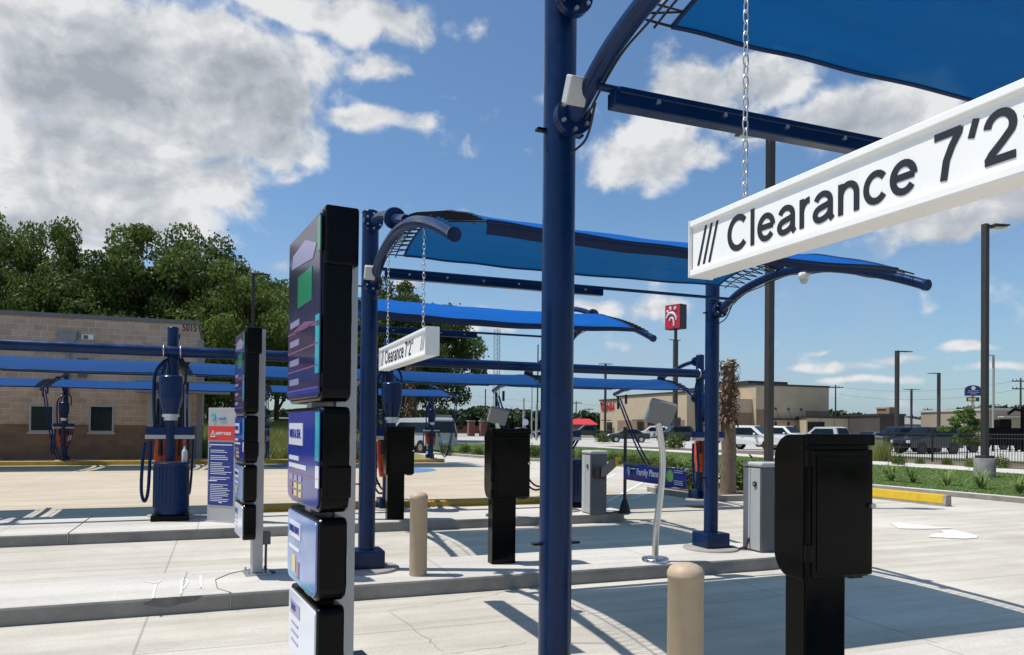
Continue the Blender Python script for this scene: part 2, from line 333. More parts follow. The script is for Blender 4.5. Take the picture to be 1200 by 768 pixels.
SKYK = .11
W = bpy.data.worlds.new('World'); S.world = W; W.use_nodes = True
def build_sky():
    nt = W.node_tree; nt.nodes.clear(); L = nt.links.new
    out = nn(nt, 'ShaderNodeOutputWorld'); bg = nn(nt, 'ShaderNodeBackground'); bg.inputs[1].default_value = SKYK; L(bg.outputs[0], out.inputs[0])
    sky = nn(nt, 'ShaderNodeTexSky', sky_type='NISHITA'); sky.sun_disc = False; sky.sun_elevation = SEL; sky.sun_rotation = SAZ; sky.air_density = 1.0; sky.dust_density = .9; sky.ozone_density = 1.6
    tc = nn(nt, 'ShaderNodeTexCoord'); D = tc.outputs['Generated']
    sp = nn(nt, 'ShaderNodeSeparateXYZ'); L(D, sp.inputs[0])
    az = nn(nt, 'ShaderNodeMath', operation='ARCTAN2'); L(sp.outputs[0], az.inputs[0]); L(sp.outputs[1], az.inputs[1])
    el = nn(nt, 'ShaderNodeMath', operation='ARCSINE'); L(sp.outputs[2], el.inputs[0])
    uv = nn(nt, 'ShaderNodeCombineXYZ'); L(az.outputs[0], uv.inputs[0]); L(el.outputs[0], uv.inputs[1])
    def M(op, a, b=None, c=None):
        n = nn(nt, 'ShaderNodeMath', operation=op)
        for i, x in enumerate((a, b, c)):
            if x is None: continue
            if isinstance(x, (int, float)): n.inputs[i].default_value = x
            else: L(x, n.inputs[i])
        return n.outputs[0]
    def mr(x, a, b, lo=0., hi=1., smooth=False):
        n = nn(nt, 'ShaderNodeMapRange'); n.interpolation_type = 'SMOOTHSTEP' if smooth else 'LINEAR'
        L(x, n.inputs[0]); n.inputs[1].default_value = a; n.inputs[2].default_value = b; n.inputs[3].default_value = lo; n.inputs[4].default_value = hi; return n.outputs[0]
    # domain warp so that cloud outlines billow
    wn = nn(nt, 'ShaderNodeTexNoise'); wn.inputs['Scale'].default_value = 9; wn.inputs['Detail'].default_value = 4; L(uv.outputs[0], wn.inputs[0])
    ws = nn(nt, 'ShaderNodeVectorMath', operation='MULTIPLY_ADD'); L(wn.outputs['Color'], ws.inputs[0]); ws.inputs[1].default_value = (.055, .045, 0); ws.inputs[2].default_value = (-.0275, -.0225, 0)
    wp = nn(nt, 'ShaderNodeVectorMath', operation='ADD'); L(uv.outputs[0], wp.inputs[0]); L(ws.outputs[0], wp.inputs[1])
    def pix(px, py):
        r = ray(px, py).normalized(); return math.atan2(r.x, r.y), math.asin(r.z)
    # cumulus banks over the site: bearing and elevation, extent, weight (taken from where each stands in the sky)
    BL = [(60, 60, 270, 120, 1.25), (90, 190, 200, 105, 1.2), (250, 110, 160, 125, 1.1), (262, 205, 82, 80, .8), (110, 245, 200, 60, 1.0), (30, 270, 170, 45, .95), (-60, 200, 160, 120, 1.), (400, 15, 170, 40, .8), (440, 75, 60, 28, .6), (425, 138, 85, 24, .72), (345, 70, 80, 60, .7),
          (760, 185, 95, 58, .9), (805, 120, 95, 60, .85), (880, 105, 90, 45, .8), (1010, 140, 150, 50, .85), (920, 165, 60, 30, .5),
          (1110, 255, 140, 50, .9), (1190, 225, 90, 52, .85), (1040, 285, 60, 25, .6),
          (330, 312, 40, 16, .55), (490, 330, 35, 18, .55), (565, 375, 40, 16, .6), (545, 385, 70, 14, .45), (770, 362, 75, 22, .7), (705, 362, 45, 18, .65),
          (985, 428, 70, 10, .62), (1040, 420, 45, 9, .6), (1140, 408, 50, 9, .6), (1165, 432, 60, 8, .5), (970, 407, 30, 5, .45), (1020, 445, 110, 8, .45), (760, 410, 60, 12, .4), (560, 430, 160, 14, .4)]
    acc = None
    for px, py, rx, ry, amp in BL:
        a, e = pix(px, py); k = 1 / F * math.cos(e)
        a2, _ = pix(px + rx, py); _, e2 = pix(px, py - ry)
        sx, sy = max(.004, abs(a2 - a)), max(.003, abs(e2 - e))
        n = nn(nt, 'ShaderNodeVectorMath', operation='MULTIPLY_ADD'); L(wp.outputs[0], n.inputs[0]); n.inputs[1].default_value = (1 / sx, 1 / sy, 0); n.inputs[2].default_value = (-a / sx, -e / sy, 0)
        ln = nn(nt, 'ShaderNodeVectorMath', operation='LENGTH'); L(n.outputs[0], ln.inputs[0])
        g = mr(ln.outputs['Value'], 0, 1.45, amp, 0, True)
        acc = g if acc is None else M('SMOOTH_MAX', acc, g, .12)
    # clouds elsewhere round the horizon, so that the sky does not stop at the photograph's edge
    def nz(sc, det, rough, off=(0, 0, 0), lac=2.):
        mp = nn(nt, 'ShaderNodeMapping'); mp.inputs['Location'].default_value = off; mp.inputs['Scale'].default_value = (1, 1.35, 1); L(wp.outputs[0], mp.inputs[0])
        n = nn(nt, 'ShaderNodeTexNoise'); n.noise_dimensions = '2D'; n.inputs['Scale'].default_value = sc; n.inputs['Detail'].default_value = det; n.inputs['Roughness'].default_value = rough; L(mp.outputs[0], n.inputs[0]); return n.outputs['Fac']
    away = M('MULTIPLY', mr(M('ABSOLUTE', M('SUBTRACT', az.outputs[0], YAW)), .75, 1.0, 0, 1, True), mr(nz(2.2, 3, .5), .56, .70, 0, .8, True))
    acc = M('MAXIMUM', acc, away)
    n1 = nz(8.5, 12, .60); n1s = nz(8.5, 12, .60, (.030, -.030, 0)); n3 = nz(30, 8, .6, (3, 1, 0)); n3s = nz(30, 8, .6, (3.010, .990, 0))
    def vor(sc, off):
        mp = nn(nt, 'ShaderNodeMapping'); mp.inputs['Location'].default_value = (off, off, 0); mp.inputs['Scale'].default_value = (1, 1.25, 1); L(wp.outputs[0], mp.inputs[0])
        n = nn(nt, 'ShaderNodeTexVoronoi'); n.voronoi_dimensions = '2D'; n.feature = 'SMOOTH_F1'; n.inputs['Scale'].default_value = sc; n.inputs['Smoothness'].default_value = .35; L(mp.outputs[0], n.inputs['Vector']); return n.outputs['Distance']
    v1 = vor(15, 0)
    bil = M('MULTIPLY', M('SUBTRACT', .40, v1), .42)
    dens = M('ADD', M('ADD', acc, bil), M('ADD', M('MULTIPLY', M('SUBTRACT', n1, .5), 1.0), M('MULTIPLY', M('SUBTRACT', n3, .5), .28)))
    alpha = mr(dens, .22, .60, 0, 1, True)
    soft = M('SUBTRACT', nz(4.2, 4, .5, (2, 5, 0)), .5)
    lit = M('ADD', M('ADD', M('MULTIPLY', M('SUBTRACT', nz(8.5, 4, .5), nz(8.5, 4, .5, (.05, -.09, 0))), 1.5), M('MULTIPLY', M('SUBTRACT', n3, n3s), 1.0)), M('MULTIPLY', bil, 1.3))
    thick = mr(M('ADD', acc, M('MULTIPLY', soft, 1.0)), .42, 1.15, 0, 1, True)
    sh = M('ADD', M('ADD', M('MULTIPLY', thick, .66), M('MULTIPLY', soft, .6)), M('MULTIPLY', lit, -.95))
    shade = mr(sh, -.15, 1.05, 0, 1)
    cr = nn(nt, 'ShaderNodeValToRGB'); e = cr.color_ramp.elements
    e[0].position = 0; e[0].color = (.95, .96, .97, 1); e[1].position = 1; e[1].color = (.43, .475, .535, 1)
    x = e.new(.45); x.color = (.66, .70, .75, 1); L(shade, cr.inputs[0])
    cm = nn(nt, 'ShaderNodeVectorMath', operation='SCALE'); L(cr.outputs[0], cm.inputs[0]); cm.inputs['Scale'].default_value = .84 / SKYK
    tint = nn(nt, 'ShaderNodeMix', data_type='RGBA', blend_type='MULTIPLY'); tint.inputs[0].default_value = 1; L(sky.outputs[0], tint.inputs[6]); tint.inputs[7].default_value = (.84, 1.05, 1.19, 1)
    # veil of thin high cloud near the horizon
    veil = M('MULTIPLY', mr(el.outputs[0], .02, .30, .85, 0, True), mr(nz(5, 9, .65, (9, 2, 0)), .35, .7, .2, 1))
    v = nn(nt, 'ShaderNodeMix', data_type='RGBA'); L(veil, v.inputs[0]); L(tint.outputs[2], v.inputs[6]); v.inputs[7].default_value = (.40 / SKYK, .51 / SKYK, .66 / SKYK, 1)
    mx = nn(nt, 'ShaderNodeMix', data_type='RGBA'); L(alpha, mx.inputs[0]); L(v.outputs[2], mx.inputs[6]); L(cm.outputs[0], mx.inputs[7])
    L(mx.outputs[2], bg.inputs[0])
build_sky()

# ------------------------------------------------------------------ ground and paving
def sheet(name, poly, z, m, z0=None, bevel=0.):
    "flat polygon; with z0 a raised slab"
    b = MB()
    if z0 is None: b.add([(x, y, z) for x, y in poly], [tuple(range(len(poly)))])
    else:
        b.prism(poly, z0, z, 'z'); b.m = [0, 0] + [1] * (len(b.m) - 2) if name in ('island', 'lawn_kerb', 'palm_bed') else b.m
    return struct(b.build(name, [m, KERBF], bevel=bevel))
KERBF = mat('weathered and shaded kerb face', (.30, .288, .26), .92, var=(.17, .163, .148), nscale=2.2, bump=.3, bscale=50)  # dirty concrete, with the shade of the side faces darkened into its colour
FAR = mat('far ground', (.16, .15, .11), .95, var=(.10, .12, .05), nscale=.05)
sheet('ground', [(-2500, -400), (2500, -400), (2500, 3000), (-2500, 3000)], -.06, FAR)
LAWN_EDGE = [(17.3, -30), (17.0, 12), (16.4, 20), (15.6, 27), (14.4, 30.5), (12.9, 33.5), (11.3, 40), (11.0, 46)]
sheet('car_wash_lot', [(-60, -30)] + LAWN_EDGE + [(11, 50), (9.6, 50), (9.6, 33), (-60, 33)], 0, CONC)
sheet('drive_lane', [(-60, 15.6), (9.3, 15.6), (8.4, 31.3), (-60, 31.3)], .004, CONCT)

def rrect(x0, x1, y0, y1, r, n=7, corners=(1, 1, 1, 1)):
    pts = []
    for (cx, cy, a0), k in zip(((x1 - r, y0 + r, -90), (x1 - r, y1 - r, 0), (x0 + r, y1 - r, 90), (x0 + r, y0 + r, 180)), corners):
        if k:
            for i in range(n + 1):
                a = R(a0 + 90 * i / n); pts.append((cx + r * math.cos(a), cy + r * math.sin(a)))
        else: pts.append({-90: (x1, y0), 0: (x1, y1), 90: (x0, y1), 180: (x0, y0)}[a0])
    return pts
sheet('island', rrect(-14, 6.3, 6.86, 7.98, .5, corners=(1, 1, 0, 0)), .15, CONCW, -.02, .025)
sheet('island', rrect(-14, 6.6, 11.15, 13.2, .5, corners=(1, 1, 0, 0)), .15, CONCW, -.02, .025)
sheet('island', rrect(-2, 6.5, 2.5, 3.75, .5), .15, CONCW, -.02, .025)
# the pour joint and round pad where the menu stands on the middle island
JOINT = mat('joint filler', (.22, .21, .19), .9)
b = MB(); b.tube([(.09, 6.845, .02), (.09, 6.85, .152), (-.02, 7.05, .153), (-.04, 7.45, .153), (.08, 7.7, .153), (.34, 7.95, .153)], .0045, 6)
for x in (-1.85,): b.tube([(x, 11.14, .02), (x, 11.14, .152), (x, 13.1, .153)], .006, 6)
struct(b.build('pavement_joint', JOINT))
# hairline cracks across the slabs
CR = mat('crack', (.27, .25, .21), .95); b = MB()
for pts in ([(455, 716), (480, 733), (505, 750), (520, 766)], [(545, 703), (575, 698), (600, 692)], [(455, 716), (510, 708), (556, 702)], [(520, 766), (580, 760), (628, 752)]):
    P = [gp(*p, .0) for p in pts]; Q = []
    for a, c in zip(P[:-1], P[1:]):
        for k in range(6): Q.append(a.lerp(c, k / 6) + Vector((rng.normal(0, .012), rng.normal(0, .012), 0)))
    for a, c in zip(Q[:-1], Q[1:]):
        d = (c - a).normalized(); n_ = Vector((-d.y, d.x, 0)) * rng.uniform(.001, .0032); z = Vector((0, 0, .003))
        b.add([a + n_ + z, a - n_ + z, c - n_ + z, c + n_ + z], [(0, 1, 2, 3)])
struct(b.build('pavement_crack', CR, fix=False))
# chalk left on the middle island, an oil stain on its kerb
CH = mat('chalk', (.62, .61, .575), .95); b = MB()
def strokes(lines, z, w):
    for pts in lines:
        P = [gp(x, y, z) for x, y in pts]
        for a, c in zip(P[:-1], P[1:]):
            d = (c - a).normalized(); n_ = Vector((-d.y, d.x, 0)) * w
            b.add([a + n_, a - n_, c - n_, c + n_], [(0, 1, 2, 3)])
strokes([[(170, 681), (183, 684), (189, 680)], [(183, 684), (180, 695), (179, 701)], [(212, 696), (213, 680), (217, 677), (220, 682), (215, 690)], [(235, 674), (236, 688), (233, 690)], [(236, 688), (239, 690)]], .154, .011)
struct(b.build('chalk_mark', CH, fix=False))
ST = mat('oil stain', (.11, .105, .10), .7, var=(.19, .185, .175), nscale=9); b = MB()
pp = [gp(x, y, z) for x, y, z in ((168, 706, .10), (180, 703.5, .142), (200, 702, .145), (222, 700, .144), (238, 699, .14), (230, 701, .10), (214, 704, .085), (196, 706, .06), (182, 708, .075))]
b.add([(p.x, 6.857, p.z) for p in pp], [tuple(range(len(pp)))]); struct(b.build('oil_stain', ST, fix=False))

# painted stall lines and the turn arrow
PAINT = mat('white road paint', (.64, .63, .595), .8, noise=.1, nscale=5); b = MB()
def line(p, q, w=.05, z=.009):
    p = Vector((p[0], p[1], z)); q = Vector((q[0], q[1], z)); d = (q - p).normalized(); n_ = Vector((-d.y, d.x, 0)) * w
    b.add([p + n_, p - n_, q - n_, q + n_], [(0, 1, 2, 3)])
def pl(a, c, w=.05): line(gp(*a), gp(*c), w)
pl((706, 592), (760, 562), .05); pl((686, 582), (712, 566), .05); pl((740, 586), (795, 566), .05); pl((700, 566), (722, 556), .05)
struct(b.build('stall_line', PAINT, fix=False))
b = MB(); b.add([gp(x, y, .009) for x, y in ((1042, 612), (1053, 619.5), (1082, 620), (1118, 619.2))], [(0, 1, 2, 3)])
b.add([gp(x, y, .009) for x, y in ((1088, 629.5), (1092, 625.8), (1106, 624), (1100, 621.6), (1118, 621), (1138, 625.5), (1146, 628.2), (1145, 630.5), (1130, 631.5))], [tuple(range(9))])
struct(b.build('turn_arrow', PAINT, fix=False))
BLUEP = mat('blue road paint', (.08, .19, .36), .8, noise=.1); b = MB()
b.add([gp(x, y, .010) for x, y in ((462, 551), (480, 548.6), (507, 549), (512, 551.5), (496, 553.5), (470, 554.5))], [tuple(range(6))])
b.add([gp(x, y, .010) for x, y in ((312, 545.5), (345, 543), (345, 545.5), (325, 548))], [tuple(range(4))]); struct(b.build('blue_stall_marking', BLUEP, fix=False))

# yellow kerbs
b = MB(); b.bb(-40, 9.1, 31.55, 31.9, -.02, .15); struct(b.build('yellow_kerb', YELLOW2, bevel=.02))
sheet('office_pavement', [(-40, 31.9), (1.2, 31.9), (1.2, 33.3), (-40, 33.3)], .145, CONCW, -.02)
b = MB(); b.bb(.42, 6.0, 12.98, 13.18, .14, .245); struct(b.build('yellow_kerb', YELLOW2, bevel=.02))
p0, p1 = gp(1108, 594), gp(1015, 584)
M1 = frame(tuple(p0), (p1 - p0), (0, 0, 1)); Lk = (p1 - p0).length + 2.5
b = MB(); b.prism([(0, .05), (.04, .24), (.20, .24), (.22, .05)][::-1], .07, Lk, 'x', M=Matrix(((M1[0][0], .99, 0, p0.x), (M1[1][0], .12, 0, p0.y), (0, 0, 1, 0), (0, 0, 0, 1))))
struct(b.build('yellow_kerb', YELLOW, bevel=.015))
b = MB(); b.prism([(.005, 0), (.005, .049), (.0, .05), (.035, .235), (.20, .235), (.215, 0)][::-1], 0, .068, 'x', M=Matrix(((M1[0][0], .99, 0, p0.x), (M1[1][0], .12, 0, p0.y), (0, 0, 1, 0), (0, 0, 0, 1))))
struct(b.build('kerb_end', CONCB, bevel=.01))
b = MB(); b.prism([(.008, 0), (.008, .048), (.21, .048), (.21, 0)][::-1], .069, Lk, 'x', M=Matrix(((M1[0][0], .99, 0, p0.x), (M1[1][0], .12, 0, p0.y), (0, 0, 1, 0), (0, 0, 0, 1)))); struct(b.build('kerb_footing', CONCB))

# lawn strip, its kerb, pavement beyond, planting bed, far parking
SOIL = mat('lawn soil', (.085, .125, .022), .95, var=(.055, .10, .016), nscale=1.2, bump=.5, bscale=14)
MULCH = mat('bark mulch', (.10, .065, .045), .95, var=(.19, .14, .105), nscale=7, bump=.6, bscale=25)
in_edge = LAWN_EDGE
lawn_far = [(11.0, 60), (16.5, 66), (21, 64), (26, 50), (26.5, 42), (26.6, 24), (26.3, -30)]
sheet('lawn', in_edge + lawn_far, .10, SOIL, -.05)
kw = .32
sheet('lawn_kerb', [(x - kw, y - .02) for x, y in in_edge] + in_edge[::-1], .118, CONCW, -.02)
sheet('pavement', [(26.32, -30), (26.62, 24), (26.52, 42), (26.02, 50), (27.6, 52), (29.0, 42), (29.6, 24), (29.6, -30)], .106, CONCW, -.05)
sheet('planting_bed', [(29.62, -30), (29.62, 24), (29.02, 42), (27.6, 52), (31, 54), (33.8, 42), (34.2, 24), (34.2, -30)], .10, MULCH, -.05)
sheet('grass_verge', [(34.22, -30), (34.22, 24), (33.82, 42), (37, 42), (38.5, 24), (38.5, -30)], .09, SOIL, -.05)
sheet('parking_lot', [(38.6, -60), (38.6, 24), (37.1, 43), (31.2, 54.2), (27.6, 52.3), (22, 66), (15, 69), (11, 62), (6, 66), (6, 92), (40, 104), (66, 96), (180, 96), (180, -60)], .01, CONCF)
sheet('street', [(-200, 92.5), (5.8, 92.5), (40, 104.5), (66, 128), (66, 150), (-200, 120)], .0, mat('far street', (.30, .29, .27), .9, noise=.1, nscale=.4))
# bed round the cut palm
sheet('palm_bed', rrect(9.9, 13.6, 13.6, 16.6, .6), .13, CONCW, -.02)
sheet('palm_bed_mulch', rrect(10.05, 13.45, 13.75, 16.45, .55), .145, MULCH, .0)
# rising ground behind the office
b = MB(); nx, ny = 30, 22; vs = []; fs = []
for j in range(ny):
    for i in range(nx):
        x = -60 + 70 * i / (nx - 1); y = 33.6 + 44 * j / (ny - 1); t = min(1, max(0, (y - 35) / 36))
        vs.append((x, y, -.05 + 1.25 * t * t * (3 - 2 * t) + (.06 * math.sin(x * .7 + y * .5) if t > 0 else 0)))
for j in range(ny - 1):
    for i in range(nx - 1): fs.append((j * nx + i, j * nx + i + 1, (j + 1) * nx + i + 1, (j + 1) * nx + i))
b.add(vs, fs, sm=True); struct(b.build('rough_field', mat('field soil', (.15, .16, .05), .95, var=(.24, .23, .08), nscale=.6)))

# ------------------------------------------------------------------ shade canopies
def prof_at(prof, d):
    for (a, za), (c, zc) in zip(prof[:-1], prof[1:]):
        if a <= d <= c: return za + (zc - za) * (d - a) / (c - a)
    return prof[-1][1] if d > prof[-1][0] else prof[0][1]
def smooth_prof(prof, n=7): return [(p.x, p.y) for p in curve_pts([(a, b_, 0) for a, b_ in prof], n)]

def canopy(name, label, xs, yp, sgn, prof, top, upper, fab, dz, pr=.084, bar=None, group=None, box=True, tube=None, base_z=.15, up_r=.043, arm_r=.045, cloth=None):
    """row of posts with a curved lower arm, a shorter upper arm and cloth laced between the arms.
    xs: local post positions; prof: (reach, height) of the lower arm; upper: same for the upper arm"""
    t = thing(name, label, 'canopy', (xs[0], yp, 0), 0, group)
    X = [x - xs[0] for x in xs]; prof = [(a, z + dz) for a, z in prof]; upper = [(a, z + dz) for a, z in upper]; top += dz
    pr_s = smooth_prof(prof); up_s = smooth_prof(upper)
    for i, x in enumerate(X):
        b = MB(); b.cyl((x, 0, base_z + .02), (x, 0, top), pr, n=28); b.lathe([(pr + .004, 0), (pr + .004, .012), (pr * .7, .03), (.01, .036)], (x, 0, top), 28)
        po = b.build('post', BLUE, t)
        b = MB(); b.bb(x - .16, x + .16, -.16, .16, base_z + .025, base_z + .20); b.build('base_box', BLUE, po, .012)
        b = MB(); b.lathe([(.33, 0), (.33, .022), (.31, .03), (.02, .031)], (x, 0, base_z - .003), 28); b.build('base_pad', CONCB, po)
        b = MB()                                     # small tie-off cleats strapped to the post
        for z in (1.0, top - .75):
            for s_ in (-1, 1):
                b.bb(x + s_ * (pr - .01), x + s_ * (pr + .045), -.02, .02, z, z + .012)
        b.each('cleat', DKBOX, po)
        def flange(z, d0, d1, r=.095, slope=0.):
            f = MB(); m_ = (d0 + d1) / 2
            f.cyl((x, 0, z), (x, sgn * d0, z), r * .58, n=18); f.cyl((x, sgn * d0, z), (x, sgn * (d0 + .022), z), r, n=24); f.cyl((x, sgn * (d0 + .026), z), (x, sgn * (d0 + .048), z), r, n=24)
            o = f.build('flange', BLUE, t)
            g = MB()
            for k in range(6):
                a = R(60 * k + 30); cx_, cz_ = x + r * .76 * math.cos(a), z + r * .76 * math.sin(a)
                g.cyl((cx_, sgn * (d0 - .012), cz_), (cx_, sgn * (d0 + .066), cz_), .011, n=6)
            g.build('bolt', STEEL, o)
        flange(prof[0][1], .13, .16); flange(up_s[0][1], .13, .16)
        b = MB(); b.tube([(x, sgn * d, z) for d, z in pr_s], [arm_r for d, z in pr_s], 14); d, z = pr_s[-1]
        b.cyl((x, sgn * (d - .02), z + .004), (x, sgn * (d + .015), z - .003), arm_r * 1.08, n=14); lo = b.build('lower_arm', BLUE, t)
        b = MB(); b.tube([(x, sgn * d, z) for d, z in up_s], up_r, 14); b.build('upper_arm', BLUE, t)
        d, z = up_s[int(len(up_s) * .72)]
        b = MB(); d2, z2 = up_s[int(len(up_s) * .72) + 1]; v = Vector((0, sgn * (d2 - d), z2 - z)).normalized(); c = Vector((x, sgn * d, z)); b.cyl(c - v * .024, c - v * .002, .095, n=22); b.cyl(c + v * .002, c + v * .024, .095, n=22)
        f = b.build('flange', BLUE, t)
        if box and i == 0:
            d, z = prof[1]; b = MB(); b.bb(-.05, .05, -.035, .035, -.065, .065); o = b.build('junction_box', GREYB, lo, .008); o.location = (x - .055, sgn * (d - .05), z - .02); o.rotation_euler = (R(28) * (1 if sgn < 0 else -1), 0, 0)
        b = MB(); b.tube(curve_pts([(x + .04, sgn * d, z - .04 - .010 * math.sin(d * 9)) for d, z in pr_s[2:-6:4]], 4), .006, 6); b.build('conduit', BLACKM, lo)
        b = MB(); b.tube(curve_pts([(x + .02, sgn * .09, prof[0][1] - .16), (x + .07, sgn * .17, prof[0][1] - .10), (x + .05, sgn * .3, prof[1][1] - .06)], 5), .007, 6); b.build('pigtail', BLACKM, lo)
    # cloth and lacing
    for i in range(len(X) - 1 + (0)):
        cz_ = .10 if bar else .055; x0, x1 = X[i] + fab[0], X[i + 1] - fab[0]; n = 44; ds = np.linspace(fab[1], fab[2], 25); vs = []; fs = []
        for j, d in enumerate(ds):
            for k in range(n + 1):
                u = k / n; edge = (1 - abs(2 * u - 1)); v = j / (len(ds) - 1)
                x = x0 + (x1 - x0) * u; inset = .035 * math.sin(math.pi * u)
                dd = d + (inset if j == 0 else -inset if j == len(ds) - 1 else inset * (1 - 2 * v))
                z = prof_at(pr_s, d) + cz_ - (.03 if bar else .012) * math.sin(math.pi * u) - fab[3] * (1 - v) + (.006 if bar else .002) * math.sin(u * 6 + v * 23) * math.sin(math.pi * v) + (.004 if bar else .0015) * math.sin(u * 31 - v * 6 + 2 * math.sin(u * 5))
                vs.append((x, sgn * dd, z))
        for j in range(len(ds) - 1):
            for k in range(n): fs.append((j * (n + 1) + k, j * (n + 1) + k + 1, (j + 1) * (n + 1) + k + 1, (j + 1) * (n + 1) + k))
        b = MB(); b.add(vs, fs, sm=True); fb = b.build('shade_cloth', cloth or FABRIC, t)
        b = MB(); W_ = n + 1
        b.tube(vs[:W_], .012, 8); b.tube(vs[-W_:], .017, 8)
        for e in (0, n): b.tube([vs[j * W_ + e] for j in range(len(ds))], .012, 6)
        b.each('hem', BLUE, fb)
        if bar:
            dn = ds[-1] + .008; zf = [Vector(v) for v in vs[-W_:]]; b = MB(); q_ = []
            for k, v in enumerate(zf): u = k / n; q_ += [(v.x, v.y + sgn * .004, v.z - .005), (v.x, v.y - sgn * .012, v.z - .085 + .045 * u), (v.x, v.y - sgn * .016, v.z - .084 + .045 * u), (v.x, v.y - sgn * .000, v.z - .003)]
            b.add(q_, [(4 * k + j, 4 * k + (j + 1) % 4, 4 * k + 4 + (j + 1) % 4, 4 * k + 4 + j) for k in range(n) for j in range(4)], sm=False); b.build('hem_strip', mat('navy valance cloth', (.004, .016, .06), .8, noise=.2), fb)  # dark navy strip hung below the front hem, mimicking the dark band there
        b = MB(); b2 = MB()
        for e, xa in ((0, X[i]), (n, X[i + 1])):
            row = [Vector(vs[j * W_ + e]) for j in range(len(ds))]; m_ = 2 * len(row) - 1; zz = []
            for q in range(m_):
                d = fab[1] + (fab[2] - fab[1]) * q / (m_ - 1)
                if q % 2 == 0: zz.append(row[q // 2])
                else: zz.append(Vector((xa, sgn * d, prof_at(pr_s, d) + .066)))
            b.tube(zz, .0065, 5, sm=False)
            b2.tube([r_.lerp(Vector((xa, r_.y, prof_at(pr_s, abs(r_.y)) + .03)), .35) for r_ in row], .006, 5)
        b.each('lacing', ROPE, fb); b2.each('edge_rope', ROPE, fb)
    if bar:
        d, z, x1, w, h = bar; b = MB(); L_ = X[-1]
        b.bb(.07, x1, sgn * d - w / 2, sgn * d + w / 2, z - h / 2, z + h / 2); b.bb(.09, x1 - .12, sgn * d - w / 2 - .012, sgn * d + w / 2 + .012, z + h / 2 - .02, z + h / 2 + .012)
        o = b.build('light_bar', BLUE, t, .006)
        b = MB(); b.cyl((.0, sgn * d, z + .05), (L_, sgn * d, z + .05), .018, n=10); b.build('tie_rod', BLUE, t)
        b = MB()
        for k in range(6): b.cyl((.3 + k * .38, sgn * d - w / 2 - .001, z + .01), (.3 + k * .38, sgn * d - w / 2 - .012, z + .01), .012, n=8)
        b.build('rivet', STEEL, o)
    if tube:
        z, r, xa, xb = tube; b = MB(); b.cyl((xa, -.11, z), (xb, -.11, z), r, n=24); b.lathe([(r + .004, 0), (r + .004, .03)], (0, 0, 0), 4) if False else None
        o = b.build('suction_tube', BLUE, t)
        b = MB()
        for x in X:
            for s_ in (-.12, .12):
                b.tube([(x + s_, -.11 + (r + .008) * math.cos(a), z + (r + .008) * math.sin(a)) for a in np.linspace(0, 2 * math.pi, 20)[:-1]], .011, 6, closed=True)
        b.build('clamp_strap', STEEL, o)
    return t

PROF = [(.17, 3.02), (.35, 3.10), (.60, 3.19), (1.0, 3.25), (1.4, 3.255), (1.85, 3.19), (2.3, 3.07), (2.65, 2.95), (2.95, 2.83)]
UPP = [(.10, 3.62), (.45, 3.59), (.85, 3.50), (1.2, 3.38), (1.6, 3.27)]
GP = 'shade canopies over the pay lanes'
canopy('shade_canopy', 'nearest blue canopy, its post in front of everything and its cloth overhead', [1.60, 5.75], 3.49, -1, PROF, 3.74, UPP, (.27, .62, 2.88, .0), .12, bar=(.42, 3.13, 2.75, .075, .075), group=GP)
canopy('shade_canopy', 'blue arched canopy of the middle lane carrying the small clearance beam', [1.37, 5.52], 7.55, -1, PROF, 3.74, UPP, (.25, .45, 2.88, .0), 0, bar=(.42, 3.05, 2.42, .07, .075), group=GP)
canopy('shade_canopy', 'farthest pay lane canopy seen bright blue beneath the middle one', [1.37, 5.50], 11.8, -1, PROF, 3.74, UPP, (.25, .45, 2.88, .0), 0, bar=(.42, 3.05, 2.42, .07, .075), group=GP)
VX = [-7.3, -4.02, -.74, 2.68, 5.9, 9.1]
VPROF = [(.15, 2.22), (.32, 2.33), (.7, 2.50), (1.3, 2.60), (1.9, 2.605), (2.5, 2.58), (3.1, 2.52), (3.55, 2.43)]
VUP = [(.10, 2.98), (.5, 2.95), (1.0, 2.84), (1.5, 2.68), (1.75, 2.62)]
GV = 'vacuum bay canopies'
canopy('vacuum_canopy', 'low blue canopy row with a long suction tube behind the pay islands', VX, 12.85, 1, VPROF, 3.08, VUP, (.22, .34, 3.3, .0), 0, group=GV, box=False, cloth=FABRIC2, tube=(2.71, .085, -6, 16.75))
VX2 = [-13.0, -9.4, -5.45, -2.0, 1.45, 4.96, 8.53]
VPROF2 = [(.15, 2.62), (.32, 2.74), (.8, 2.93), (1.5, 3.03), (2.1, 3.02), (2.8, 2.93), (3.5, 2.79), (4.05, 2.64)]
VUP2 = [(.10, 3.3), (.5, 3.28), (1.0, 3.22), (1.6, 3.1), (1.9, 3.05)]
canopy('vacuum_canopy', 'far blue canopy row along the yellow kerb in front of the office', VX2, 31.95, -1, VPROF2, 3.4, VUP2, (.22, .45, 3.9, .0), 0, group=GV, box=False, cloth=FABRIC2)

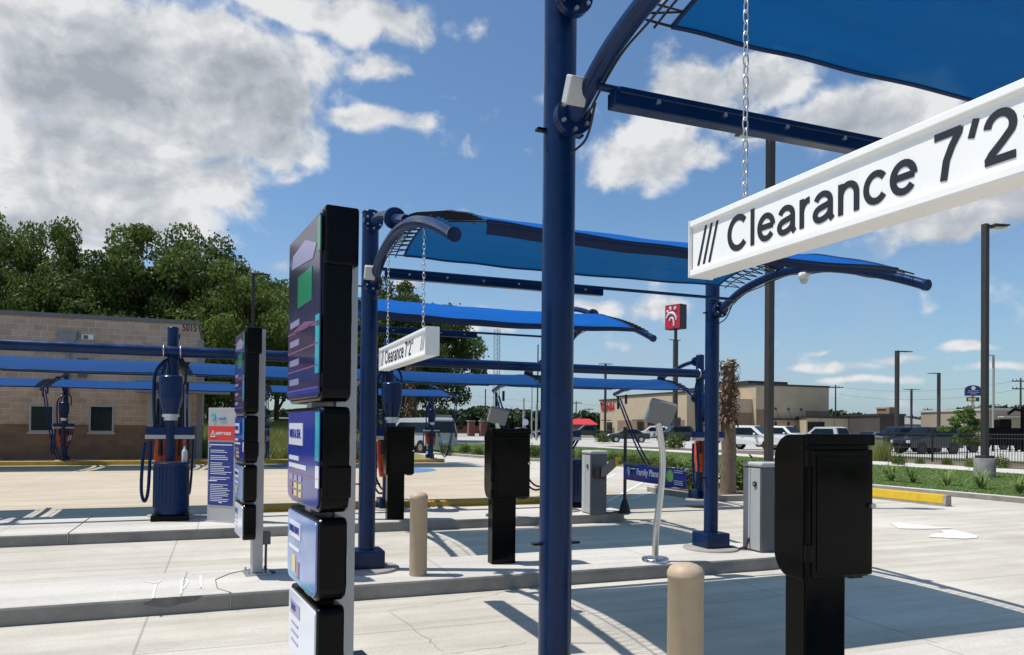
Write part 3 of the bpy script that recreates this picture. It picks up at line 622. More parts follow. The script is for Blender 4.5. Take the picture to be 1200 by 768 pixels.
# ------------------------------------------------------------------ hanging clearance beams
def clearance(loc, label):
    t = thing('clearance_sign', label, 'clearance sign', loc, 0, 'hanging clearance signs')
    h, d, L_ = .20, .10, 1.66       # beam runs along -y from the origin (its far end); face looks to -x
    pr = [(0, 0), (0, .022), (.012, .026), (.012, .174), (0, .178), (0, h), (d, h), (d, .178), (d - .012, .174), (d - .012, .026), (d, .022), (d, 0)]
    b = MB(); b.prism([(x, z) for x, z in pr], 0, -L_, 'y')
    bm_ = b.build('beam', WHITE, t, .003)
    b = MB(); b.bb(-.003, d + .003, .001, .006, -.003, h + .003); b.bb(-.003, d + .003, -L_ - .006, -L_ - .001, -.003, h + .003); b.each('end_cap', WHITE, bm_, .002)
    M_ = frame((.0115, -.195, .042), (0, -1, 0), (0, 0, 1))
    stroke_text('lettering', "Clearance 7'2''", .162, .972, INK, M_, t)
    b = MB()
    for off in (.030, .062, .094): b.add([(.0108, -off - .045, .168), (.0108, -off - .058, .168), (.0108, -off - .013, .034), (.0108, -off, .034)], [(0, 1, 2, 3)])
    for off in (1.47, 1.507, 1.544): b.add([(.0108, -off - .045, .155), (.0108, -off - .057, .155), (.0108, -off - .012, .045), (.0108, -off, .045)], [(0, 1, 2, 3)])
    b.each('stripe', INK, t)
    return t
def chain(t, y, z0, z1):
    b = MB(); n = int((z1 - z0) / .036)
    for k in range(n):
        z = z0 + .018 + k * .036; pts = []
        for a in np.linspace(0, 2 * math.pi, 13)[:-1]:
            u, w = .0095 * math.cos(a), .0235 * math.sin(a); pts.append((.05 + (u if k % 2 else 0), y + (0 if k % 2 else u), z + w))
        b.tube(pts, .0029, 5, closed=True)
    b.build('chain', STEEL, t)
t = clearance((1.56, 2.27, 2.145), 'large white clearance beam on chains close to the camera, right end outside the view')
chain(t, -.24, .2, 1.17); chain(t, -1.40, .2, .95)
t = clearance((1.33, 6.80, 2.10), 'small white clearance beam on chains under the middle canopy, black tree behind')
chain(t, -.12, .2, 1.08); chain(t, -1.40, .2, 1.04)

# ------------------------------------------------------------------ lane menu boards
PURP = mat('menu print dark violet', (.014, .011, .036), .10, spec=.5, var=(.035, .022, .085), nscale=3)
BLU = mat('menu print royal blue', (.010, .024, .20), .10, spec=.5, var=(.012, .045, .34), nscale=2.5)
LBL = mat('menu face pale blue reflection', (.10, .16, .42), .12, spec=.6, var=(.28, .40, .66), nscale=3)  # pale blue mottling paints the reflection on the third cabinet's face
PALE = mat('menu print white', (.68, .71, .78), .15, spec=.6)
TEALP = mat('menu print teal', (.02, .28, .42), .12, spec=.6, var=(.04, .45, .55), nscale=5)
GRN = mat('menu print green', (.01, .22, .10), .12, var=(.02, .20, .10), nscale=14)
GRAYT = mat('menu print lilac', (.26, .25, .42), .2)
PINK = mat('menu print magenta', (.22, .07, .20), .2); YEL = mat('menu print yellow', (.60, .50, .22), .2)
def panel_outline(w, z0, z1, r0, r1, n=6):
    pts = []
    for cy, cz, r, a0 in ((w - r0, z0 + r0, r0, -90), (w - r1, z1 - r1, r1, 0), (-w + r1, z1 - r1, r1, 90), (-w + r0, z0 + r0, r0, 180)):
        for i in range(n + 1):
            a = R(a0 + 90 * i / n); pts.append((cy + r * math.cos(a), cz + r * math.sin(a)))
    return pts
def menu_board(loc, label):
    t = thing('menu_board', label, 'menu sign', loc, R(6), 'lane menu boards')
    b = MB(); b.bb(-.05, .045, -.075, .075, .02, 2.36); po = b.build('post', POLEG, t, .004)
    b = MB(); b.bb(-.12, .12, -.13, .13, 0, .018)
    for sx in (-1, 1):
        for sy in (-1, 1): b.cyl((sx * .09, sy * .10, .0), (sx * .09, sy * .10, .05), .012, n=6)
    b.build('base_plate', STEEL, po, .002)
    b = MB(); b.bb(.05, .12, -.05, .05, .28, .40); b.tube(curve_pts([(.085, 0, .28), (.085, 0, .06), (.10, -.02, .02), (.16, -.08, .012)], 6), .012, 8); b.build('outlet_box', GREYD, po, .004)
    for q, (z0, z1, w, r0, dep) in enumerate(((1.545, 2.335, .345, .05, .125), (1.085, 1.525, .34, .07, .12), (.715, 1.065, .315, .075, .12), (.36, .695, .29, .06, .115))):
        x0 = -.05 - dep
        b = MB(); b.prism(panel_outline(w, z0, z1, r0, .035), x0, -.052, 'x')
        if q == 0: b.bb(x0 + .005, -.03, -w - .012, -w + .2, 2.10, 2.345)
        if q == 1: b.bb(x0 + .02, -.045, -w - .006, -w + .1, z0 + .06, z0 + .2)
        pa = b.build('cabinet', BLACK, t, .012)
        face = (PURP, BLU, LBL, PALE)[q]
        b = MB(); b.prism(panel_outline(w - .018, z0 + .018, z1 - .018, max(.02, r0 - .015), .022), x0 - .010, x0 - .001, 'x'); fc = b.build('face_panel', face, pa, .002)
        xf = x0 - .0125
        def quad(name, m, y0, y1, za, zb):      # y grows away from the camera; text reads from far to near
            k = MB(); k.bb(xf, x0 - .009, y0, y1, za, zb); return k.build(name, m, fc)
        def words(s, y, z, size, m, xs=1.): text('lettering', s, size, m, frame((xf - .001, y, z), (0, -1, 0), (0, 0, 1)), fc, .0, xs=xs)
        if q == 0:
            quad('print_block', GRN, -.19, .10, 1.98, 2.12); quad('print_block', TEALP, -.335, -.27, 1.66, 1.90); quad('print_block', GRN, -.337, -.29, 2.16, 2.30)
            k = MB(); k.prism([(-.27, 2.20), (-.05, 2.26), (.22, 2.24), (.25, 2.18), (.0, 2.165), (-.2, 2.15)], xf, x0 - .009, 'x'); k.build('print_block', GRAYT, fc)
            k = MB(); k.prism([(-.34, 1.87), (-.05, 1.90), (.2, 1.88), (.2, 1.865), (-.05, 1.88), (-.34, 1.85)], xf, x0 - .009, 'x'); k.build('print_line', PINK, fc)
            for j, z in enumerate((1.90, 1.81, 1.72, 1.63)):
                quad('print_line', GRAYT, .06, .27, z, z + .028); quad('print_line', PINK, -.33, .32, z - .03, z - .024)
            quad('print_block', BLU, -.335, .33, 1.582, 1.60)
        if q == 1:
            quad('caption_block', PALE, -.02, .29, 1.355, 1.455); words('WASH & SEAL', .27, 1.405, .058, BLU, .72)
            quad('print_block', TEALP, -.336, -.27, 1.30, 1.50); quad('print_line', PALE, .06, .28, 1.285, 1.305); quad('print_line', PALE, -.1, .28, 1.25, 1.27); quad('print_line', PINK, -.33, .3, 1.225, 1.229); quad('print_block', PALE, -.336, -.28, 1.19, 1.28)
            for a in range(3):
                for c in range(3): quad('price_block', (PINK, YEL, YEL)[a] if c else GRAYT, .19 - a * .10, .26 - a * .10, 1.205 - c * .035 - .012, 1.205 - c * .035 + .013)
        if q == 2:
            quad('caption_block', PALE, .0, .25, .93, 1.005); words('WASH & SHINE', .24, .967, .046, BLU, .70)
            quad('print_line', PALE, .02, .25, .875, .89); quad('print_block', YEL, .10, .18, .775, .85); quad('print_block', PINK, .02, .07, .76, .83); quad('print_block', TEALP, -.25, .24, .745, .757)
        if q == 3:
            quad('caption_block', GRAYT, .02, .22, .575, .635); words('WASH', .20, .605, .04, BLU, .8)
            for j in range(3): quad('print_line', GRAYT, .05, .2, .53 - j * .04, .54 - j * .04)
    b = MB()
    for za, zb in ((1.52, 1.55), (1.055, 1.095), (.685, .725)): b.bb(-.15, -.05, -.05, .05, za, zb)
    b.each('bracket', POLEG, po)
    return t
menu_board((.510, 3.45, .15), 'near tall menu board of stacked black cabinets, lowest cabinet cut by the picture edge')
menu_board((.33, 7.66, .15), 'smaller-looking menu board of stacked black cabinets beside the safety rules sign')

# ------------------------------------------------------------------ bollards
def bollard(loc, label):
    t = thing('bollard', label, 'bollard', loc, 0, 'tan bollards')
    b = MB(); b.lathe([(.085, 0), (.085, .735), (.088, .74), (.088, .748)], n=32); b.build('sleeve', TAN, t)
    b = MB(); b.lathe([(.0885, .7485), (.0885, .75), (.087, .765), (.076, .785), (.055, .798), (.028, .805), (.003, .807)], n=32); b.build('domed_cap', mat('tan dome cap', (.46, .35, .24), .6, noise=.12, nscale=25), t)
    return t
bollard((2.08, 3.04, .15), 'tan bollard nearest the camera, beside the big black pay kiosk')
bollard((1.79, 7.09, .15), 'tan bollard standing on the middle island beside the blue post')

# ------------------------------------------------------------------ pay kiosks
def kiosk(loc, label, head=True):
    t = thing('pay_kiosk', label, 'kiosk', loc, 0, 'black pay kiosks')
    b = MB(); b.bb(0, .265, .02, .165, 0, .70); b.build('pedestal', DKBOX, t, .008)
    # side profile (depth y, height z): flat door side, rounded far side
    z0, z1 = .69, 1.425; pts = [(.0, z0), (.0, z1 - .0)]
    for i in range(9):
        a = R(90 - 90 * i / 8); pts.append((.105 + .115 * math.cos(a), z1 - .125 + .125 * math.sin(a)))
    pts += [(.22, z0 + .17)]
    for i in range(1, 7):
        a = R(-75 * i / 6); pts.append((.10 + .12 * math.cos(a), z0 + .14 + .14 * math.sin(a)))
    b = MB(); b.prism(pts, -.03, .40, 'x'); cb = b.build('cabinet', DKBOX, t, .008)
    b = MB(); b.bb(.0, .405, -.022, -.001, z0 + .012, z1 - .075); dr = b.build('door', DKBOX, t, .008)
    b = MB(); b.bb(.03, .375, -.026, -.023, z0 + .05, z1 - .11); b.build('door_panel', mat('smooth black door', (.0022, .0024, .0028), .11, spec=.10, noise=.4, nscale=3, rvar=.08), dr, .003)
    b = MB(); b.bb(-.032, .412, -.03, .0, z1 - .055, z1 + .004); b.build('hood', DKBOX, t, .008)
    b = MB(); b.cyl((-.018, -.018, z0 + .01), (-.018, -.018, z1 - .09), .010, n=10)
    for z in (z0 + .10, z1 - .16): b.bb(-.035, .0, -.034, -.006, z, z + .085)
    b.build('hinge', DKBOX, t, .003)
    b = MB(); b.cyl((.385, -.02, 1.06), (.385, -.043, 1.06), .013, n=12); b.bb(.37, .40, -.046, -.043, 1.05, 1.07); b.build('lock', STEEL, dr)
    b = MB()
    for x in (.03, .18, .33): b.cyl((x, .05, z0 - .012), (x, .05, z0), .008, n=8)
    b.bb(.30, .38, .02, .06, z0 - .012, z0); b.build('bolt', BLACKM, cb)
    return t
kiosk((2.755, 2.965, .15), 'large black pay kiosk close to the camera on the right')
kiosk((2.655, 7.36, .15), 'black pay kiosk left of the tall front post with a grey reader behind')
kiosk((2.37, 11.33, .15), 'farthest black pay kiosk, right of the hanging hopper on the third island')

# ------------------------------------------------------------------ reader heads on bent stainless poles
GREYR = mat('reader grey', (.25, .255, .25), .5, noise=.05)
def reader(loc, label):
    t = thing('antenna_reader', label, 'reader', loc, 0, 'grey tag readers')
    b = MB(); b.lathe([(.145, 0), (.145, .035), (.135, .042), (.05, .046)], n=36); b.build('base_disc', STAIN, t)
    b = MB(); b.tube(curve_pts([(0, 0, .03), (.012, 0, .35), (.06, 0, .72), (.085, 0, 1.0), (.08, 0, 1.2), (.05, 0, 1.38), (.02, 0, 1.55)], 6), .036, 18); b.build('bent_pole', STAIN, t)
    h = MB(); h.bb(-.155, .155, -.04, .04, -.135, .135); hd = h.build('reader_head', GREYR, t, .022, seg=3); hd.location = (.03, -.03, 1.62); hd.rotation_euler = (R(22), R(13), R(-8))
    h = MB(); h.bb(-.14, .14, -.048, -.041, -.12, .12); h.build('cover', GREYR, hd, .005); h = MB(); h.bb(-.05, .05, .041, .08, -.05, .05); h.build('mount', STAIN, hd, .004)
    return t
reader((4.41, 7.02, .15), 'grey reader on a bent stainless pole standing on the middle island')
reader((4.10, 11.3, .15), 'grey reader whose head shows just above the second black kiosk')

# ------------------------------------------------------------------ barrier cabinets
def barrier(loc, label):
    t = thing('barrier_cabinet', label, 'barrier gate', loc, 0, 'barrier gate cabinets')
    b = MB(); b.bb(0, .30, -.12, .20, .0, 1.0); c = b.build('housing', GREYD, t, .012)
    b = MB(); b.bb(-.012, -.001, -.105, .07, .02, .985); d_ = b.build('door', GREYB, t, .006)
    b = MB(); b.bb(-.02, .315, -.14, .215, 1.0, 1.06); b.build('lid', GREYH, t, .025, seg=3)
    b = MB(); b.cyl((-.012, -.02, .80), (-.03, -.02, .80), .03, n=20); k = b.build('lock', BLACKM, d_); b = MB(); b.cyl((-.03, -.02, .80), (-.036, -.02, .80), .018, n=16); b.build('key_disc', STEEL, k)
    b = MB(); b.bb(-.01, .012, .08, .201, .02, .985); b.build('side_panel', GREYH, c, .004)
    return t
g1 = barrier((5.90, 7.22, .15), 'grey barrier cabinet half hidden behind the large black kiosk')
g2 = barrier((5.74, 11.25, .15), 'grey barrier cabinet on the third island holding the blue banner arm')
b = MB(); b.bb(.06, .20, -.30, -.12, .60, .80); b.build('arm_hub', BLACKM, g2, .02)
b = MB(); b.prism([(-.28, .62), (-.28, .78), (-.75, .97), (-.75, .86)], .09, .17, 'x'); b.build('arm_bracket', mat('grey arm cover', (.16, .155, .145), .5), g2, .01)
b = MB(); b.bb(.10, .16, -.85, -.75, .85, .985); b.build('arm_sleeve', YELLOW, g2, .005)
b = MB(); b.cyl((.13, -.7, .90), (.13, -2.70, .87), .022, n=12); b.build('barrier_arm', GREYD, g2)
# cable lying on the middle island
b = MB(); b.tube(curve_pts([(5.88, 7.3, .30), (5.84, 7.3, .21), (5.74, 7.34, .17), (5.66, 7.42, .20)], 6), .013, 8); tag(b.build('power_cable', BLACKM), 'short black cable from the cabinet to the blue post base', 'cable')
b = MB(); b.tube(curve_pts([(6.04, 11.2, .17), (6.12, 11.15, .162), (6.3, 11.25, .162), (6.38, 11.2, .162)], 6), .013, 8); tag(b.build('power_cable', BLACKM), 'short black cable from the banner cabinet to the black post', 'cable')

# banner hung on the barrier arm
bt = thing('banner', 'royal blue banner with white and green print hanging from barrier arm', 'banner', (5.858, 10.23, .80))
b = MB(); vs = []; fs = []; n = 24
for k in range(n + 1):
    u = k / n; y = -1.65 * u; x = .012 * math.sin(u * 14)
    for z in (-.005 - .012 * u, .255 - .01 * math.sin(u * 3)): vs.append((x, y, z)); 
for k in range(n): fs.append((2 * k, 2 * k + 1, 2 * k + 3, 2 * k + 2))
b.add(vs, fs, sm=True); o = b.build('cloth', mat('banner blue', (.008, .03, .34), .5, var=(.010, .018, .24), nscale=2), bt); md = o.modifiers.new('thickness', 'SOLIDIFY'); md.thickness = .004; md.offset = 1
text('lettering', 'Family Plans', .135, PALE, frame((-.018, -.40, .135), (0, -1, 0), (0, 0, 1)), bt, .003, xs=.92)
b = MB(); b.lathe([(.085, -.002), (.085, .002)], n=24, M=frame((-.018, -1.30, .135), (0, -1, 0), (0, 0, 1))); b.build('print_disc', mat('banner green', (.12, .42, .06), .5, var=(.25, .55, .1), nscale=30), bt)
b = MB()
for z in (.21, .185, .07, .045, .022): b.bb(-.019, -.016, -1.61, -1.40, z, z + .008)
b.bb(-.019, -.016, -.36, -.22, .17, .185); b.build('print_line', PALE, bt)
b = MB(); M_ = frame((-.018, -.16, .12), (0, -1, 0), (0, 0, 1)); b.prism([(-.05, .06), (.01, .09), (.05, .02), (.02, -.07), (-.03, -.02)], -.002, .002, 'z', M=M_); b.build('print_emblem', TEALP, bt)

# slim black post with a flared foot
t = thing('marker_post', 'slim black post with a flared foot beside the banner', 'post', (6.38, 11.12, .15))
b = MB(); b.cyl((0, 0, .2), (0, 0, 1.30), .028, n=16); b.build('shaft', BLACKM, t)
b = MB(); b.lathe([(.11, 0), (.10, .03), (.045, .22), (.03, .24)], n=20); b.build('flared_foot', BLACKM, t)
b = MB(); b.cyl((0, 0, 1.28), (0, 0, 1.40), .045, n=16); b.cyl((0, 0, 1.40), (0, 0, 1.46), .035, n=16); b.build('collar', BLACKM, t)

# ------------------------------------------------------------------ vacuum stations on the canopy posts
def hose(name, a, c, low, parent, r=.02, m=None, cuff=True):
    "hose hanging between two points, lowest at height low"
    a = Vector(a); c = Vector(c); mid = a.lerp(c, .5); mid.z = low
    q1 = a.lerp(mid, .5); q1.z = low + (a.z - low) * .36; q2 = mid.lerp(c, .5); q2.z = low + (c.z - low) * .22
    P = curve_pts([a, q1, mid, q2, c], 8); b = MB(); b.tube(P, r, 10); o = b.build(name, m or BLUE2, parent)
    return o
def station(loc, label, sgn, arm_reach, arm_z, trash, group, sides=(-1, 1), drop=True):
    """separator hopper, nozzle holders and hoses fixed to a canopy post; front looks to -y*sgn"""
    t = thing('vacuum_station', label, 'car vacuum', loc, 0, group)
    f = -1                                            # equipment hangs on the camera side of the post
    yh = -.30
    b = MB(); b.lathe([(.17, 1.981), (.17, 2.30)], (0, yh, 0), 28); b.lathe([(.168, 2.301), (.15, 2.325), (.05, 2.335)], (0, yh, 0), 28); b.lathe([(.115, 1.74), (.168, 1.98)], (0, yh, 0), 28); b.build('hopper', BLUE, t)
    b = MB(); b.lathe([(.125, 1.69), (.125, 1.735)], (0, yh, 0), 24); b.lathe([(.10, 1.64), (.10, 1.69)], (0, yh, 0), 24); b.build('collar', STEEL, t)
    b = MB(); b.cyl((0, yh, .15), (0, yh, 1.65), .075, n=20); b.build('pipe', BLUE, t)
    b = MB(); b.bb(-.34, .34, -.34, -.20, 1.42, 1.54); b.build('shelf', BLUE2, t, .008)
    b = MB(); b.bb(-.345, .345, -.345, -.18, 1.355, 1.418); b.build('shelf_tray', GREYB, t, .006)
    b = MB(); b.prism([(-.17, .72), (.17, .72), (.225, 1.06), (.215, 1.352), (-.215, 1.352), (-.225, 1.06)], -.215, -.12, 'y'); h = b.build('nozzle_holder', ORANGE, t, .015)
    b = MB()
    for s in (-1, 1): b.bb(s * .135 - .025, s * .135 + .025, -.225, -.216, .80, 1.28)
    b.each('rib', mat('deep orange plastic', (.50, .06, .01), .5), h, .006)
    for s in sides:
        b = MB(); b.cyl((s * .14, -.25, 1.10), (s * .14, -.235, 1.42), .032, .026, n=14); b.build('nozzle', BLACKM, t)
        b = MB()
        for z in (.86, 1.22): b.cyl((s * .135, -.227, z), (s * .135, -.234, z), .014, n=10)
        b.each('fastener', BLACKM, h)
    # rising hose pipes and swivel elbows near the post top
    b = MB(); b.tube(curve_pts([(-.22, -.22, 1.5), (-.24, -.22, 1.95), (-.23, -.18, 2.35), (-.12, -.08, 2.55), (0, .0, 2.62)], 6), .026, 12); b.tube(curve_pts([(-.13, -.24, 1.5), (-.14, -.26, 1.9), (-.14, -.2, 2.3), (-.10, -.1, 2.5)], 6), .022, 12); b.build('riser_pipe', BLUE, t)
    b = MB(); b.tube(curve_pts([(.19, -.12, 2.2), (.2, -.10, 2.45), (.12, 0, 2.62), (.02, .1, 2.62)], 6), .02, 10); b.build('swivel_elbow', BLACKM, t)
    # hoses
    b = MB(); P = curve_pts([(-.27, -.3, 1.32), (-.275, -.36, .9), (-.29, -.38, .55), (-.335, -.38, .42), (-.38, -.36, .58), (-.375, -.32, 1.0), (-.345, -.28, 1.30)], 8); b.tube(P, .024, 12); b.build('hose', BLUE2, t)
    if drop:
        for dx in (0., .07):
            hose('hose', (dx, sgn * arm_reach, arm_z - .05), (.26 + dx, -.26, 1.38), .32 + dx, t)
        b = MB(); b.tube([(0, sgn * arm_reach, arm_z + .02), (0, sgn * (arm_reach - .02), arm_z - .10), (0, sgn * (arm_reach - .03), arm_z - .30)], .032, 10); b.tube([(.09, sgn * (arm_reach - .25), arm_z + .05), (.09, sgn * (arm_reach - .25), arm_z - .18)], .03, 10); b.build('hose_cuff', BLACKM, t)
    return t
GVS = 'vacuum stations on canopy posts'
names = {-.74: 'blue vacuum station behind the drum bin, between brick office and safety sign', 2.68: 'blue vacuum station whose hopper hangs right of the middle canopy post', 5.9: 'blue vacuum station mostly hidden behind the tall front post', 9.1: 'blue vacuum station at the right end of the suction tube, orange holder showing'}
for x, lb in names.items(): station((x, 12.85, .0), lb, 1, 3.4, 2.36, True, GVS)
names2 = {-5.45: 'far blue vacuum station in front of the office between its two windows', -2.0: 'far blue vacuum station hidden behind the nearer vacuum station', 1.45: 'far blue vacuum station behind the menu board posts', 4.96: 'far blue vacuum station behind the near menu board and post', 8.53: 'far blue vacuum station with orange holder in front of the lawn'}
for x, lb in names2.items(): station((x, 31.95, .0), lb, -1, 3.85, 2.7, False, GVS)

# drum litter bins
def drum(loc, label):
    t = thing('litter_bin', label, 'bin', loc, 0, 'blue drum bins')
    b = MB(); prof = [(.235, .10), (.245, .11), (.245, .83), (.262, .835), (.262, .86), (.235, .862)]; b.lathe(prof, n=36); bd = b.build('drum', BLUE2, t)
    b = MB()
    for k in range(26):
        a = 2 * math.pi * k / 26; b.bb(-.006, .006, -.003, .004, .20, .78, M=Matrix.Rotation(a, 4, 'Z') @ Matrix.Translation((0, -.247, 0)))
    b.build('slat_rib', BLUE, bd)
    b = MB(); b.lathe([(.20, 0), (.21, .012), (.21, .09), (.15, .10)], n=28); b.bb(-.26, .26, -.22, .22, .0, .085); b.build('base', DKBOX, t, .01)
    b = MB(); b.lathe([(.215, .855), (.225, .868)], n=36); b.build('liner_rim', BLACKM, t)
    return t
drum((-.70, 12.30, .15), 'blue drum bin in front of the vacuum station left of the safety sign')
drum((6.02, 12.30, .15), 'blue drum bin mostly hidden behind the tall front post')
b = MB(); b.lathe([(.04, 0), (.042, .16), (.03, .19), (.015, .2), (.015, .25)], n=16); t = thing('spray_bottle', 'white spray bottle standing at the rim of the drum bin', 'bottle', (-.52, 12.24, 1.01))
b.build('bottle', GREYH, t); b = MB(); b.bb(-.02, .045, -.01, .01, .25, .275); b.build('trigger', BLACKM, t)

# ------------------------------------------------------------------ safety rules sign
t = thing('safety_sign', 'grey pylon sign with red header and long blue rules panel', 'rules sign', (-.005, 11.76, .15), 0)
t.rotation_euler = (0, 0, math.atan2(-.40, .42))
b = MB(); b.bb(-.26, .26, 0, .13, 0, 1.68); b.build('body', POLEG, t, .006); b = MB(); b.bb(-.30, .30, -.02, .15, -.002, .02); b.build('foot', STEEL, t, .004)
b = MB(); b.bb(-.245, .245, -.008, -.001, 1.20, 1.41); b.build('header_panel', mat('sign red', (.62, .035, .02), .45, noise=.05), t)
b = MB(); b.bb(-.235, .225, -.008, -.001, .25, 1.175); pn = b.build('rules_panel', mat('sign blue', (.012, .028, .20), .45, noise=.1), t)
Mt = lambda x, z: frame((x, -.0095, z), (1, 0, 0), (0, 0, 1))
text('lettering', 'SAFETY RULES', .058, PALE, Mt(-.105, 1.30), t, .0015, xs=.78)
b = MB(); tri = [(-.20, 1.255), (-.115, 1.255), (-.157, 1.345)]
for (x0, z0), (x1, z1) in zip(tri, tri[1:] + tri[:1]): b.cyl((x0, -.0095, z0), (x1, -.0095, z1), .006, n=5)
b.bb(-.161, -.153, -.012, -.008, 1.275, 1.315); b.build('warning_triangle', PALE, t)
text('lettering', 'wash', .07, mat('sign teal letter', (.02, .22, .36), .5), Mt(-.06, 1.52), t, .002)
b = MB(); M_ = Mt(-.165, 1.53); b.prism([(-.05, .02), (-.01, .065), (.045, .055), (.05, .0), (.02, -.055), (-.01, -.06), (.02, -.01), (-.005, .03)], -.002, .002, 'z', M=M_); b.build('emblem', TEALP, t)
b = MB(); r2 = random.Random(3); z = 1.13; k = 0
b.bb(-.225, .21, -.011, -.008, z, z + .014)
while z > .33:
    z -= .0265; k += 1
    if k in (2, 5, 9, 17, 21): continue
    if k == 20: b.bb(-.225, -.07, -.011, -.008, z, z + .016); continue
    b.bb(-.20 if k > 1 else -.225, r2.uniform(.02, .20) if k > 1 else -.19, -.011, -.008, z, z + .0085)
b.bb(-.03, .03, -.011, -.008, .285, .30); b.build('print_line', PALE, pn)

# security camera under the middle canopy
t = thing('security_camera', 'white dome camera hanging under the right end of the middle canopy', 'camera', (5.52, 6.02, 3.20)); t.scale = (.72,) * 3
b = MB(); b.lathe([(.05, -.09), (.075, -.085), (.08, -.01), (.07, 0)], n=24); b.build('housing', WHITE, t); b = MB(); b.lathe([(.004, -.16), (.035, -.15), (.058, -.115), (.062, -.088)], n=24); b.build('dome', mat('camera dome', (.55, .57, .58), .15), t)

# ------------------------------------------------------------------ brick office
def brick_mat():
    m = bpy.data.materials.new('split face block'); m.use_nodes = True; nt = m.node_tree; L = nt.links.new; b = nt.nodes['Principled BSDF']; b.inputs['Roughness'].default_value = .95; b.inputs['Specular IOR Level'].default_value = .2
    tc = nn(nt, 'ShaderNodeTexCoord'); sp = nn(nt, 'ShaderNodeSeparateXYZ'); L(tc.outputs['Object'], sp.inputs[0])
    a = nn(nt, 'ShaderNodeMath', operation='ADD'); L(sp.outputs[0], a.inputs[0]); L(sp.outputs[1], a.inputs[1])
    cb = nn(nt, 'ShaderNodeCombineXYZ'); L(a.outputs[0], cb.inputs[0]); L(sp.outputs[2], cb.inputs[1])
    outs = []
    for c1, c2, c3 in (((.46, .325, .225), (.57, .42, .30), (.64, .51, .40)), ((.205, .135, .09), (.265, .178, .12), (.24, .17, .122))):
        k = nn(nt, 'ShaderNodeTexBrick'); k.inputs['Scale'].default_value = 1; k.inputs['Mortar Size'].default_value = .011; k.inputs['Brick Width'].default_value = .46; k.inputs['Row Height'].default_value = .23; k.inputs['Bias'].default_value = -.1
        k.inputs['Color1'].default_value = (*c1, 1); k.inputs['Color2'].default_value = (*c2, 1); k.inputs['Mortar'].default_value = (*c3, 1); L(cb.outputs[0], k.inputs[0]); outs.append(k)
    g = nn(nt, 'ShaderNodeMath', operation='LESS_THAN'); L(sp.outputs[2], g.inputs[0]); g.inputs[1].default_value = 1.5
    mx = nn(nt, 'ShaderNodeMix', data_type='RGBA'); L(g.outputs[0], mx.inputs[0]); L(outs[0].outputs[0], mx.inputs[6]); L(outs[1].outputs[0], mx.inputs[7])
    n = nn(nt, 'ShaderNodeTexNoise'); n.inputs['Scale'].default_value = 1.3; n.inputs['Detail'].default_value = 8; n.inputs['Roughness'].default_value = .7; L(tc.outputs['Object'], n.inputs[0])
    r = nn(nt, 'ShaderNodeMapRange'); r.inputs[1].default_value = .3; r.inputs[2].default_value = .7; r.inputs[3].default_value = .8; r.inputs[4].default_value = 1.15; L(n.outputs['Fac'], r.inputs[0])
    ml = nn(nt, 'ShaderNodeVectorMath', operation='SCALE'); L(mx.outputs[2], ml.inputs[0]); L(r.outputs[0], ml.inputs['Scale']); L(ml.outputs[0], b.inputs['Base Color'])
    bp = nn(nt, 'ShaderNodeBump'); bp.inputs['Strength'].default_value = .5; bp.inputs['Distance'].default_value = .02; L(outs[0].outputs['Fac'], bp.inputs['Height']); bp.invert = True; L(bp.outputs[0], b.inputs['Normal'])
    return m
BRICK = brick_mat()
YO = 33.0
zp = lambda px, py: zat(px, py, YO / ray(px, 500).y)
zz = lambda z: EYE + (z - EYE) * YO / 37.9
XO = (lambda r: r.x / r.y * YO)(ray(230, 500))
t = thing('wash_office', 'flat roofed tan brick office with dark brown base, number 5015 at top right', 'building', (XO, YO, .0))
# front wall with real openings: windows and doorway, built from piers and strips
xl = -22.0; op = [(-9.85, -8.6, 1.22, 2.62), (-6.62, -5.37, 1.22, 2.62), (-3.40 + .0, -2.13, 1.22, 2.62)]
wins = []
def wx(px): return gp(px, 500, EYE - .001).x if False else (lambda r: r.x / r.y * YO)(ray(px, 500)) - XO
ops = [(wx(34), wx(63.5), zp(49, 506.5), zp(49, 474.5)), (wx(104), wx(133.5), zp(118, 507), zp(118, 475)), (wx(172), wx(224), zz(.9), zz(3.1))]
b = MB(); H_ = zz(6.20); x = xl
for a, c, z0, z1 in ops:
    b.bb(x, a, 0, .3, 0, H_); b.bb(a, c, 0, .3, 0, z0); b.bb(a, c, 0, .3, z1, H_); x = c
b.bb(x, 0, 0, .3, 0, H_); b.bb(-.3, 0, .3, 12, 0, H_); b.bb(xl, xl + .3, .3, 12, 0, H_); b.bb(xl, 0, 12, 12.3, 0, H_); b.build('wall', BRICK, t)
b = MB(); b.bb(xl - .06, .06, -.06, .36, H_ + .003, H_ + .16); b.bb(-.36, .06, .36, 12.36, H_ + .003, H_ + .16); b.build('parapet_cap', mat('parapet metal', (.16, .15, .135), .6, noise=.1), t)
b = MB(); b.bb(xl + .31, -.31, .31, 11.99, 5.6, 5.75); b.build('roof', GREYD, t)
b = MB(); b.bb(.001, .22, .02, .16, .02, H_ - .6); b.build('corner_trim', mat('grey downpipe', (.25, .25, .25), .6), t)
